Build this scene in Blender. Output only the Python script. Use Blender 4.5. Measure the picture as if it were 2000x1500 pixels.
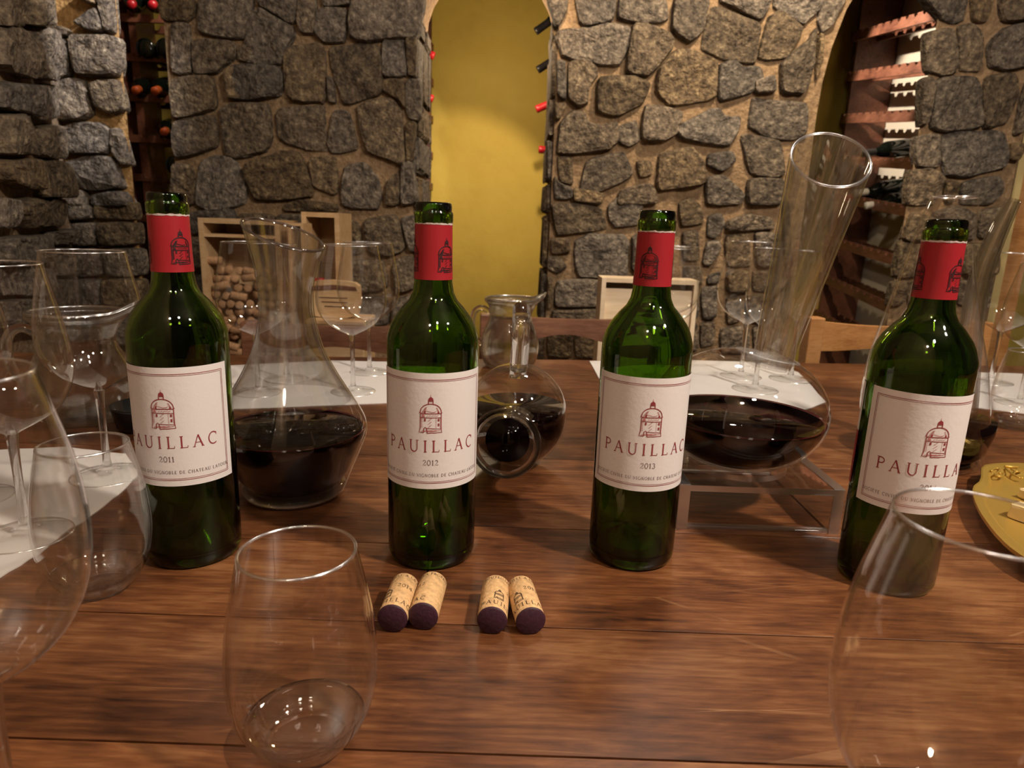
import bpy, bmesh, math, random
from mathutils import Vector, Matrix, noise as mnoise
random.seed(7)
S = bpy.context.scene
for o in list(bpy.data.objects):
    bpy.data.objects.remove(o)
COL = S.collection
PI = math.pi
TZ = 0.76                                   # table height above the floor
# ------------------------------------------------------------------ camera
FPX, PITCH, ROLL, CAMH = 1305.6, 0.234211, 0.0346705, 0.285169
_c, _s, _cr, _sr = math.cos(PITCH), math.sin(PITCH), math.cos(ROLL), math.sin(ROLL)
FW = Vector((0, _c, -_s)); _r0 = Vector((1, 0, 0)); _u0 = Vector((0, _s, _c))
RT = _cr * _r0 + _sr * _u0; UP = -_sr * _r0 + _cr * _u0
CAM = Vector((0, 0, TZ + CAMH))
cd = bpy.data.cameras.new('camera'); cam = bpy.data.objects.new('camera', cd); COL.objects.link(cam)
M = Matrix.Identity(4)
for i in range(3):
    M[i][0] = RT[i]; M[i][1] = UP[i]; M[i][2] = -FW[i]; M[i][3] = CAM[i]
cam.matrix_world = M
cd.sensor_fit = 'HORIZONTAL'; cd.sensor_width = 36.0; cd.lens = FPX / 2000 * 36
cd.clip_start = 0.02; cd.clip_end = 50
cd.dof.use_dof = True; cd.dof.focus_distance = 0.56; cd.dof.aperture_fstop = 13.0
S.camera = cam
# ------------------------------------------------------------------ world, exposure
w = bpy.data.worlds.new('world'); S.world = w; w.use_nodes = True
w.node_tree.nodes['Background'].inputs[0].default_value = (1.0, 0.80, 0.60, 1)
w.node_tree.nodes['Background'].inputs[1].default_value = 0.05
S.view_settings.view_transform = 'Standard'; S.view_settings.look = 'None'
S.view_settings.exposure = 0.0; S.view_settings.gamma = 1.0; S.view_settings.use_curve_mapping = False
S.cycles.max_bounces = 8; S.cycles.transmission_bounces = 8; S.cycles.transparent_max_bounces = 22
S.cycles.glossy_bounces = 3; S.cycles.diffuse_bounces = 2; S.cycles.adaptive_threshold = 0.04
# ------------------------------------------------------------------ lamps of the cellar, and a fill in the middle alcove
def lamp(name, loc, power, col, radius=0.03, target=None, angle=None, blend=0.5):
    ld = bpy.data.lights.new(name, 'SPOT' if target else 'POINT')
    ld.energy = power; ld.color = col; ld.shadow_soft_size = radius
    o = bpy.data.objects.new(name, ld); COL.objects.link(o); o.location = loc
    if target:
        ld.spot_size = math.radians(angle); ld.spot_blend = blend
        o.rotation_euler = (Vector(target) - Vector(loc)).to_track_quat('-Z', 'Y').to_euler()
    return o
WARM = (1.0, 0.76, 0.50); WARM2 = (1.0, 0.88, 0.75); COOL = (0.92, 0.93, 1.0)
lamp('table_spot_key', (1.00, -0.05, TZ + 1.45), 124, WARM2, 0.05)
lamp('table_spot_left', (-0.75, 0.10, TZ + 1.40), 13, WARM2, 0.07)
lamp('table_spot_far', (0.35, 1.35, TZ + 1.50), 20, WARM2, 0.07)
lamp('table_spot_behind', (-0.15, -0.55, TZ + 1.40), 11, WARM2, 0.07)
lamp('table_spot_front', (0.30, -0.30, TZ + 1.40), 11, WARM2, 0.07)
lamp('wall_spot_right', (0.75, 1.62, TZ + 1.50), 85, (1.0, 0.82, 0.58), 0.03, (0.62, 2.3, TZ + 0.40), 95, 0.8)
lamp('wall_spot_left', (-0.75, 1.35, TZ + 1.60), 5, WARM2, 0.03, (-0.7, 2.3, TZ + 0.3), 90, 0.8)
lamp('pier_spot', (-0.66, 1.72, TZ + 1.22), 62, COOL, 0.03, (-1.20, 2.05, TZ + 0.72), 40, 0.7)
lamp('alcove_fill_mid', (-0.12, 2.78, TZ + 0.95), 9, WARM, 0.06)  # weak fill added for the yellow wall behind the niche spot
lamp('niche_spot', (0.02, 1.45, TZ + 1.40), 120, WARM, 0.04, (-0.10, 3.5, TZ + 0.42), 36, 1.0)
lamp('alcove_lamp_right', (0.80, 2.92, TZ + 1.30), 95, WARM2, 0.012, (1.70, 3.05, TZ + 0.90), 44, 0.4)
lamp('alcove_lamp_left', (-1.2, 2.72, TZ + 1.3), 9, WARM2, 0.03)

def ray(u, v):
    return FW + (u - 1000) / FPX * RT - (v - 750) / FPX * UP
def onz(u, v, z=0.0):                       # point of the view ray at height z above the table
    d = ray(u, v); return CAM + d * ((z + TZ - CAM.z) / d.z)
def ony(u, v, y):
    d = ray(u, v); return CAM + d * (y / d.y)
def onx(u, v, x):
    d = ray(u, v); return CAM + d * (x / d.x)
def onplane(u, v, p, n):
    d = ray(u, v); return CAM + d * ((p - CAM).dot(n) / d.dot(n))
# ------------------------------------------------------------------ materials
MATS = {}
def new_mat(name):
    m = bpy.data.materials.new(name); m.use_nodes = True
    nt = m.node_tree; nt.nodes.clear()
    out = nt.nodes.new('ShaderNodeOutputMaterial')
    MATS[name] = m
    return m, nt, out
def N(nt, typ, **kw):
    n = nt.nodes.new('ShaderNode' + typ)
    for k, v in kw.items():
        if k in n.inputs.keys() if isinstance(k, str) else False:
            n.inputs[k].default_value = v
        else:
            setattr(n, k, v)
    return n
def L(nt, a, b):
    nt.links.new(a, b)
def ramp(nt, fac, stops):
    r = nt.nodes.new('ShaderNodeValToRGB')
    e = r.color_ramp.elements
    while len(e) > 1: e.remove(e[-1])
    e[0].position = stops[0][0]; e[0].color = (*stops[0][1], 1)
    for p, c in stops[1:]:
        x = e.new(p); x.color = (*c, 1)
    if fac is not None: L(nt, fac, r.inputs[0])
    return r
def plain(name, col, rough=0.5, metal=0.0, spec=0.5, bump=0.0, bscale=80, var=0.0, coat=0.0):
    m, nt, out = new_mat(name)
    p = N(nt, 'BsdfPrincipled'); L(nt, p.outputs[0], out.inputs[0])
    p.inputs['Base Color'].default_value = (*col, 1); p.inputs['Roughness'].default_value = rough
    p.inputs['Metallic'].default_value = metal; p.inputs['Specular IOR Level'].default_value = spec
    p.inputs['Coat Weight'].default_value = coat
    if bump or var:
        tc = N(nt, 'TexCoord'); no = N(nt, 'TexNoise'); no.inputs['Scale'].default_value = bscale
        no.inputs['Detail'].default_value = 3; L(nt, tc.outputs['Object'], no.inputs['Vector'])
        if var:
            r = ramp(nt, no.outputs['Fac'], [(0.3, tuple(c * (1 - var) for c in col)), (0.7, tuple(min(1, c * (1 + var)) for c in col))])
            L(nt, r.outputs[0], p.inputs['Base Color'])
        if bump:
            b = N(nt, 'Bump'); b.inputs['Strength'].default_value = bump; b.inputs['Distance'].default_value = 0.004
            L(nt, no.outputs['Fac'], b.inputs['Height']); L(nt, b.outputs[0], p.inputs['Normal'])
    return m
def thin_glass(name, tint, tmix=1.0, ior=1.5, gcol=(1, 1, 1)):
    """clear wall: Schlick reflection over a straight-through pane, partly refracting"""
    m, nt, out = new_mat(name)
    lw = N(nt, 'LayerWeight'); lw.inputs['Blend'].default_value = 0.5
    pw = N(nt, 'Math', operation='POWER'); pw.inputs[1].default_value = 4; L(nt, lw.outputs['Facing'], pw.inputs[0])
    ma = N(nt, 'Math', operation='MULTIPLY_ADD'); ma.inputs[1].default_value = 0.94; ma.inputs[2].default_value = 0.056
    L(nt, pw.outputs[0], ma.inputs[0])
    tr = N(nt, 'BsdfTransparent'); tr.inputs[0].default_value = (*tint, 1)
    gl = N(nt, 'BsdfGlossy'); gl.inputs['Roughness'].default_value = 0.02; gl.inputs['Color'].default_value = (*gcol, 1)
    mx = N(nt, 'MixShader'); L(nt, ma.outputs[0], mx.inputs[0]); L(nt, tr.outputs[0], mx.inputs[1]); L(nt, gl.outputs[0], mx.inputs[2])
    last = mx
    if tmix < 1:
        g = N(nt, 'BsdfGlass'); g.inputs['IOR'].default_value = ior; g.inputs['Roughness'].default_value = 0.0
        g.inputs['Color'].default_value = (*tint, 1)
        m2 = N(nt, 'MixShader'); m2.inputs[0].default_value = 1 - tmix
        L(nt, mx.outputs[0], m2.inputs[1]); L(nt, g.outputs[0], m2.inputs[2]); last = m2
    L(nt, last.outputs[0], out.inputs[0])
    return m
thin_glass('glass_wall', (0.992, 0.992, 0.988))
thin_glass('glass_thick', (0.98, 0.98, 0.975), 0.62)
thin_glass('glass_solid', (0.985, 0.985, 0.985), 0.25)
thin_glass('acrylic', (0.96, 0.965, 0.965), 0.35, 1.45)
thin_glass('smoky_glass', (0.80, 0.78, 0.79), 0.7)
thin_glass('water', (0.985, 0.98, 0.97), 0.15, 1.33)
thin_glass('jug_glass', (0.98, 0.985, 0.975), 0.3)
thin_glass('neck_glass', (0.992, 0.992, 0.988), 0.8)
def bottle_glass(name, c):
    m, nt, out = new_mat(name)
    fr = N(nt, 'Fresnel'); fr.inputs['IOR'].default_value = 1.5
    g = N(nt, 'BsdfRefraction'); g.inputs['Color'].default_value = (*c, 1); g.inputs['IOR'].default_value = 1.5; g.inputs['Roughness'].default_value = 0.0
    gl = N(nt, 'BsdfGlossy'); gl.inputs['Roughness'].default_value = 0.03; gl.inputs['Color'].default_value = (0.95, 1, 0.93, 1)
    mx = N(nt, 'MixShader'); L(nt, fr.outputs[0], mx.inputs[0]); L(nt, g.outputs[0], mx.inputs[1]); L(nt, gl.outputs[0], mx.inputs[2])
    L(nt, mx.outputs[0], out.inputs[0])
def pale_gloss(name, col, rough, amount):
    """clear body under a pale rough gloss; on edges it stands in for refracted light"""
    m, nt, out = new_mat(name)
    tr = N(nt, 'BsdfTransparent'); gl = N(nt, 'BsdfGlossy'); gl.inputs['Roughness'].default_value = rough; gl.inputs['Color'].default_value = (*col, 1)
    mx = N(nt, 'MixShader'); mx.inputs[0].default_value = amount; L(nt, tr.outputs[0], mx.inputs[1]); L(nt, gl.outputs[0], mx.inputs[2])
    L(nt, mx.outputs[0], out.inputs[0])
pale_gloss('rim_glass', (1, 1, 1), 0.22, 0.45)  # whitish gloss put in for the light that glass rims catch
pale_gloss('edge_gleam', (1, 1, 1), 0.28, 0.46)  # whitish gloss in place of light refracted at the acrylic edges
pale_gloss('frosted_joint', (1, 1, 1), 0.5, 0.16)
bottle_glass('green_glass', (0.42, 0.575, 0.12))
plain('dark_bottle', (0.004, 0.006, 0.004), 0.06, spec=0.6)
plain('wine', (0.0022, 0.0003, 0.0005), 0.03, spec=0.35)
plain('wine_edge', (0.055, 0.004, 0.008), 0.05)
plain('paper', (0.82, 0.755, 0.72), 0.65, bump=0.05, bscale=300)
plain('mat_paper', (0.80, 0.76, 0.73), 0.8, bump=0.15, bscale=60)
plain('foil_red', (0.37, 0.017, 0.024), 0.38, spec=0.5, bump=0.04, bscale=120)
plain('foil_edge', (0.62, 0.50, 0.46), 0.4, bump=0.2, bscale=400)
plain('print_red', (0.30, 0.035, 0.04), 0.7)
plain('print_red_light', (0.55, 0.18, 0.17), 0.7)
plain('print_grey', (0.16, 0.10, 0.09), 0.7)
plain('print_black', (0.035, 0.006, 0.008), 0.6)
plain('print_cork', (0.045, 0.022, 0.015), 0.7)
plain('cork', (0.72, 0.44, 0.20), 0.75, bump=0.3, bscale=260, var=0.22)
plain('cork_old', (0.42, 0.23, 0.11), 0.8, bump=0.3, bscale=200, var=0.3)
plain('cork_stain', (0.045, 0.010, 0.022), 0.6, bump=0.15, bscale=300, var=0.25)
plain('red_capsule', (0.45, 0.012, 0.02), 0.35)
plain('orange_capsule', (0.55, 0.10, 0.02), 0.35)
plain('black_capsule', (0.01, 0.01, 0.012), 0.3)
plain('blue_capsule', (0.015, 0.02, 0.06), 0.3)
plain('white_capsule', (0.75, 0.70, 0.60), 0.4)
plain('black_ware', (0.008, 0.008, 0.008), 0.15)
plain('gold', (0.62, 0.40, 0.085), 0.34, metal=0.55, bump=0.12, bscale=40)
plain('cheese', (0.85, 0.66, 0.34), 0.5, var=0.12, bscale=40)
plain('floor_stone', (0.05, 0.035, 0.025), 0.6, bump=0.2, bscale=20, var=0.3)
plain('plaster_dark', (0.035, 0.025, 0.018), 0.9, bump=0.3, bscale=15, var=0.2)
plain('plaster_cream', (0.62, 0.53, 0.40), 0.85, bump=0.2, bscale=30)
plain('post_paint', (0.50, 0.38, 0.16), 0.7)
def yellow():
    m, nt, out = new_mat('yellow_plaster')
    p = N(nt, 'BsdfPrincipled'); L(nt, p.outputs[0], out.inputs[0]); p.inputs['Roughness'].default_value = 0.75
    tc = N(nt, 'TexCoord')
    n1 = N(nt, 'TexNoise'); n1.inputs['Scale'].default_value = 3.0; n1.inputs['Detail'].default_value = 8; n1.inputs['Roughness'].default_value = 0.65
    L(nt, tc.outputs['Object'], n1.inputs['Vector'])
    r = ramp(nt, n1.outputs['Fac'], [(0.25, (0.48, 0.33, 0.050)), (0.5, (0.60, 0.44, 0.075)), (0.75, (0.66, 0.50, 0.095))])
    L(nt, r.outputs[0], p.inputs['Base Color'])
    n2 = N(nt, 'TexNoise'); n2.inputs['Scale'].default_value = 14; n2.inputs['Detail'].default_value = 5; L(nt, tc.outputs['Object'], n2.inputs['Vector'])
    b = N(nt, 'Bump'); b.inputs['Strength'].default_value = 0.35; b.inputs['Distance'].default_value = 0.012
    L(nt, n2.outputs['Fac'], b.inputs['Height']); L(nt, b.outputs[0], p.inputs['Normal'])
yellow()
def stone_mat(name, cols, bump=0.9):
    m, nt, out = new_mat(name)
    p = N(nt, 'BsdfPrincipled'); L(nt, p.outputs[0], out.inputs[0]); p.inputs['Roughness'].default_value = 0.82
    p.inputs['Specular IOR Level'].default_value = 0.3
    tc = N(nt, 'TexCoord'); oi = N(nt, 'ObjectInfo')
    n1 = N(nt, 'TexNoise'); n1.inputs['Scale'].default_value = 55; n1.inputs['Detail'].default_value = 5; n1.inputs['Roughness'].default_value = 0.7
    L(nt, tc.outputs['Object'], n1.inputs['Vector'])
    r1 = ramp(nt, n1.outputs['Fac'], [(0.34, cols[0]), (0.50, cols[1]), (0.62, cols[2]), (0.74, cols[3])])
    hs = N(nt, 'HueSaturation'); L(nt, r1.outputs[0], hs.inputs['Color'])
    mr = N(nt, 'MapRange'); mr.inputs['To Min'].default_value = 0.72; mr.inputs['To Max'].default_value = 1.3
    L(nt, oi.outputs['Random'], mr.inputs['Value']); L(nt, mr.outputs[0], hs.inputs['Value'])
    mu = N(nt, 'Math', operation='MULTIPLY'); mu.inputs[1].default_value = 7.31; L(nt, oi.outputs['Random'], mu.inputs[0])
    fr = N(nt, 'Math', operation='FRACT'); L(nt, mu.outputs[0], fr.inputs[0])
    m2 = N(nt, 'MapRange'); m2.inputs['To Min'].default_value = 0.75; m2.inputs['To Max'].default_value = 1.35
    L(nt, fr.outputs[0], m2.inputs['Value']); L(nt, m2.outputs[0], hs.inputs['Saturation'])
    L(nt, hs.outputs[0], p.inputs['Base Color'])
    n2 = N(nt, 'TexNoise'); n2.inputs['Scale'].default_value = 60; n2.inputs['Detail'].default_value = 4; n2.inputs['Roughness'].default_value = 0.62
    L(nt, tc.outputs['Object'], n2.inputs['Vector'])
    b = N(nt, 'Bump'); b.inputs['Strength'].default_value = bump; b.inputs['Distance'].default_value = 0.02
    L(nt, n2.outputs['Fac'], b.inputs['Height']); L(nt, b.outputs[0], p.inputs['Normal'])
stone_mat('stone', [(0.042, 0.031, 0.022), (0.110, 0.082, 0.056), (0.20, 0.152, 0.100), (0.36, 0.29, 0.20)])
stone_mat('mortar', [(0.16, 0.105, 0.062), (0.25, 0.165, 0.095), (0.31, 0.21, 0.125), (0.36, 0.26, 0.16)], 0.6)
def wood(name, cols, scale=1.0, rough=0.42, axis='X', bump=0.12, scratch=0.0, coat=0.0):
    m, nt, out = new_mat(name)
    p = N(nt, 'BsdfPrincipled'); L(nt, p.outputs[0], out.inputs[0])
    p.inputs['Coat Weight'].default_value = coat; p.inputs['Coat Roughness'].default_value = 0.22
    tc = N(nt, 'TexCoord'); oi = N(nt, 'ObjectInfo')
    mul = N(nt, 'VectorMath', operation='SCALE'); mul.inputs['Scale'].default_value = 37.0
    cmb = N(nt, 'CombineXYZ'); L(nt, oi.outputs['Random'], cmb.inputs[0]); L(nt, oi.outputs['Random'], cmb.inputs[1]); L(nt, oi.outputs['Random'], cmb.inputs[2])
    L(nt, cmb.outputs[0], mul.inputs[0])
    add = N(nt, 'VectorMath', operation='ADD'); L(nt, tc.outputs['Object'], add.inputs[0]); L(nt, mul.outputs[0], add.inputs[1])
    def grain(along, across, detail, rough_, dist):
        mp = N(nt, 'Mapping'); sc = {'X': (along, across, across), 'Y': (across, along, across), 'Z': (across, across, along)}[axis]
        mp.inputs['Scale'].default_value = tuple(k * scale for k in sc); L(nt, add.outputs[0], mp.inputs['Vector'])
        q = N(nt, 'TexNoise'); q.inputs['Scale'].default_value = 1.0; q.inputs['Detail'].default_value = detail; q.inputs['Roughness'].default_value = rough_
        q.inputs['Distortion'].default_value = dist; L(nt, mp.outputs[0], q.inputs['Vector']); return q
    n1 = grain(7.0, 38, 5, 0.7, 1.2); n4 = grain(26, 260, 2, 0.6, 0.2)
    n3 = N(nt, 'TexNoise'); n3.inputs['Scale'].default_value = 6.5 * scale; n3.inputs['Detail'].default_value = 4; n3.inputs['Roughness'].default_value = 0.6
    L(nt, add.outputs[0], n3.inputs['Vector'])
    mx0 = N(nt, 'Mix', data_type='FLOAT'); mx0.inputs[0].default_value = 0.60
    L(nt, n1.outputs['Fac'], mx0.inputs[2]); L(nt, n3.outputs['Fac'], mx0.inputs[3])
    mx = N(nt, 'Mix', data_type='FLOAT'); mx.inputs[0].default_value = 0.24
    L(nt, mx0.outputs[0], mx.inputs[2]); L(nt, n4.outputs['Fac'], mx.inputs[3])
    r = ramp(nt, mx.outputs[0], [(0.375, cols[0]), (0.465, cols[1]), (0.535, cols[2]), (0.63, cols[3])])
    hs = N(nt, 'HueSaturation'); L(nt, r.outputs[0], hs.inputs['Color'])
    mr = N(nt, 'MapRange'); mr.inputs['To Min'].default_value = 0.82; mr.inputs['To Max'].default_value = 1.15
    L(nt, oi.outputs['Random'], mr.inputs['Value']); L(nt, mr.outputs[0], hs.inputs['Value'])
    last = hs.outputs[0]
    if scratch:
        tot = None
        for k, (rz, s) in enumerate(((0.5, 9.0), (-0.9, 7.0), (1.9, 8.0))):
            mq = N(nt, 'Mapping'); mq.inputs['Rotation'].default_value = (0, 0, rz); mq.inputs['Location'].default_value = (k * 3.3, k * 1.7, 0)
            mq.inputs['Scale'].default_value = (s * 0.16, s * 2.4, 0.01); L(nt, tc.outputs['Object'], mq.inputs['Vector'])
            vo = N(nt, 'TexVoronoi', feature='DISTANCE_TO_EDGE'); vo.inputs['Scale'].default_value = 1.0; L(nt, mq.outputs[0], vo.inputs['Vector'])
            lt = N(nt, 'Math', operation='LESS_THAN'); lt.inputs[1].default_value = 0.0028; L(nt, vo.outputs['Distance'], lt.inputs[0])
            if tot is None: tot = lt.outputs[0]
            else:
                ad = N(nt, 'Math', operation='MAXIMUM'); L(nt, tot, ad.inputs[0]); L(nt, lt.outputs[0], ad.inputs[1]); tot = ad.outputs[0]
        nz = N(nt, 'TexNoise'); nz.inputs['Scale'].default_value = 9; L(nt, tc.outputs['Object'], nz.inputs['Vector'])
        gt = ramp(nt, nz.outputs['Fac'], [(0.52, (0, 0, 0)), (0.66, (1, 1, 1))])
        mm = N(nt, 'Math', operation='MULTIPLY'); L(nt, tot, mm.inputs[0]); L(nt, gt.outputs[0], mm.inputs[1])
        m3 = N(nt, 'Math', operation='MULTIPLY'); m3.inputs[1].default_value = scratch; L(nt, mm.outputs[0], m3.inputs[0])
        mc = N(nt, 'Mix', data_type='RGBA'); L(nt, m3.outputs[0], mc.inputs[0]); L(nt, last, mc.inputs[6])
        mc.inputs[7].default_value = (0.42, 0.22, 0.10, 1); last = mc.outputs[2]
    L(nt, last, p.inputs['Base Color'])
    rr = N(nt, 'MapRange'); rr.inputs['To Min'].default_value = rough * 0.8; rr.inputs['To Max'].default_value = rough * 1.3
    L(nt, n3.outputs['Fac'], rr.inputs['Value']); L(nt, rr.outputs[0], p.inputs['Roughness'])
wood('table_wood', [(0.024, 0.008, 0.004), (0.108, 0.035, 0.012), (0.190, 0.067, 0.022), (0.32, 0.140, 0.052)], 1.0, 0.34, 'X', 0.05, 0.55)
wood('dark_wood', [(0.03, 0.012, 0.008), (0.075, 0.028, 0.016), (0.11, 0.042, 0.024), (0.16, 0.07, 0.04)], 1.0, 0.42, 'X')
wood('red_wood', [(0.05, 0.018, 0.010), (0.13, 0.045, 0.024), (0.19, 0.07, 0.036), (0.26, 0.10, 0.055)], 1.0, 0.45, 'Y')
wood('light_wood', [(0.30, 0.12, 0.035), (0.42, 0.19, 0.060), (0.50, 0.24, 0.085), (0.56, 0.30, 0.12)], 1.0, 0.4, 'X')
wood('chair_brown', [(0.09, 0.032, 0.016), (0.16, 0.065, 0.035), (0.21, 0.09, 0.05), (0.28, 0.13, 0.07)], 1.0, 0.3, 'X')
wood('crate_wood', [(0.36, 0.20, 0.085), (0.50, 0.30, 0.14), (0.56, 0.36, 0.18), (0.62, 0.42, 0.23)], 1.0, 0.6, 'X')
wood('pale_wood', [(0.60, 0.44, 0.28), (0.70, 0.53, 0.35), (0.74, 0.58, 0.40), (0.78, 0.63, 0.46)], 0.6, 0.6, 'X')
# ------------------------------------------------------------------ object helpers
def obj(name, verts, faces, mat, parent=None, smooth=False, loc=None):
    me = bpy.data.meshes.new(name); me.from_pydata([tuple(v) for v in verts], [], faces); me.update()
    if smooth:
        me.polygons.foreach_set('use_smooth', [True] * len(me.polygons))
    me.materials.append(MATS[mat])
    o = bpy.data.objects.new(name, me); COL.objects.link(o)
    if parent is not None: o.parent = parent
    if loc is not None: o.location = loc
    return o
def tag(o, label, cat, group=None):
    o['label'] = label; o['category'] = cat
    if group: o['group'] = group
    return o
def thing(name, label, cat, loc=(0, 0, 0), rz=0.0, group=None):
    o = bpy.data.objects.new(name, None); COL.objects.link(o); o.empty_display_size = 0.02
    o.location = loc; o.rotation_euler = (0, 0, rz)
    return tag(o, label, cat, group)
def struct(o):
    o['kind'] = 'structure'; return o
def copy_tree(o, parent=None):
    c = o.copy(); COL.objects.link(c); c.parent = parent
    for ch in list(o.children): copy_tree(ch, c)
    return c
def lathe(prof, n=48, sweep=None):
    vs, fs = [], []
    idx = []
    for r, z in prof:
        if r < 1e-6:
            vs.append((0, 0, z)); idx.append([len(vs) - 1])
        else:
            row = []
            for k in range(n):
                a = 2 * PI * k / n
                vs.append((r * math.cos(a), r * math.sin(a), z)); row.append(len(vs) - 1)
            idx.append(row)
    for a, b in zip(idx, idx[1:]):
        if len(a) == 1 and len(b) == 1: continue
        for k in range(n):
            k2 = (k + 1) % n
            if len(a) == 1: fs.append((a[0], b[k2], b[k]))
            elif len(b) == 1: fs.append((a[k], a[k2], b[0]))
            else: fs.append((a[k], a[k2], b[k2], b[k]))
    return vs, fs
def smooth_prof(pts, k=5):
    """Catmull-Rom through profile points"""
    out = []
    P = [pts[0]] + list(pts) + [pts[-1]]
    for i in range(1, len(P) - 2):
        p0, p1, p2, p3 = P[i - 1], P[i], P[i + 1], P[i + 2]
        for j in range(k):
            t = j / k
            out.append(tuple(max(0.0 if d == 0 else -9, 0.5 * ((2 * p1[d]) + (-p0[d] + p2[d]) * t + (2 * p0[d] - 5 * p1[d] + 4 * p2[d] - p3[d]) * t * t + (-p0[d] + 3 * p1[d] - 3 * p2[d] + p3[d]) * t ** 3)) for d in range(2)))
    out.append(tuple(pts[-1]))
    return out
def catmull3(pts, k=6):
    out = []; P = [pts[0]] + list(pts) + [pts[-1]]
    for i in range(1, len(P) - 2):
        p0, p1, p2, p3 = [Vector(q) for q in P[i - 1:i + 3]]
        for j in range(k):
            t = j / k
            out.append(0.5 * ((2 * p1) + (-p0 + p2) * t + (2 * p0 - 5 * p1 + 4 * p2 - p3) * t * t + (-p0 + 3 * p1 - 3 * p2 + p3) * t ** 3))
    out.append(Vector(pts[-1]))
    return out
def tube(path, radii, n=16, caps=True, flat=1.0):
    path = [Vector(p) for p in path]
    if not isinstance(radii, (list, tuple)): radii = [radii] * len(path)
    vs, fs = [], []
    t0 = (path[1] - path[0]).normalized()
    up = Vector((0, 0, 1)) if abs(t0.z) < 0.9 else Vector((0, 1, 0))
    nx = t0.cross(up).normalized()
    for i, p in enumerate(path):
        t = ((path[min(i + 1, len(path) - 1)] - path[max(i - 1, 0)])).normalized()
        nx = (nx - t * nx.dot(t)).normalized(); ny = t.cross(nx)
        for k in range(n):
            a = 2 * PI * k / n
            vs.append(p + nx * (radii[i] * math.cos(a)) + ny * (radii[i] * flat * math.sin(a)))
    for i in range(len(path) - 1):
        for k in range(n):
            k2 = (k + 1) % n
            fs.append((i * n + k, i * n + k2, (i + 1) * n + k2, (i + 1) * n + k))
    if caps:
        fs.append(tuple(range(n))[::-1]); b = (len(path) - 1) * n; fs.append(tuple(range(b, b + n)))
    return vs, fs
def box(x0, x1, y0, y1, z0, z1, bev=0.0):
    if bev <= 0:
        v = [(x, y, z) for z in (z0, z1) for y in (y0, y1) for x in (x0, x1)]
        return v, [(0, 2, 3, 1), (4, 5, 7, 6), (0, 1, 5, 4), (2, 6, 7, 3), (0, 4, 6, 2), (1, 3, 7, 5)]
    bm = bmesh.new(); bmesh.ops.create_cube(bm, size=1)
    for q in bm.verts:
        q.co = Vector(((x0 + x1) / 2 + q.co.x * (x1 - x0), (y0 + y1) / 2 + q.co.y * (y1 - y0), (z0 + z1) / 2 + q.co.z * (z1 - z0)))
    bmesh.ops.bevel(bm, geom=bm.edges[:], offset=bev, segments=2, affect='EDGES', profile=0.5)
    bm.verts.ensure_lookup_table()
    v = [tuple(q.co) for q in bm.verts]; f = [tuple(q.index for q in fc.verts) for fc in bm.faces]
    bm.free(); return v, f
def prism(poly, axis, a0, a1):
    """extrude a 2-D polygon along an axis ('y' -> poly is x,z ; 'z' -> poly is x,y ; 'x' -> poly is y,z)"""
    def P(p, a):
        return {'y': (p[0], a, p[1]), 'z': (p[0], p[1], a), 'x': (a, p[0], p[1])}[axis]
    n = len(poly)
    v = [P(p, a0) for p in poly] + [P(p, a1) for p in poly]
    f = [tuple(range(n)), tuple(range(2 * n - 1, n - 1, -1))] + [(i, i + n, (i + 1) % n + n, (i + 1) % n) for i in range(n)]
    return v, f
def join(*parts):
    vs, fs = [], []
    for v, f in parts:
        o = len(vs); vs += [tuple(q) for q in v]; fs += [tuple(i + o for i in q) for q in f]
    return vs, fs
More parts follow.
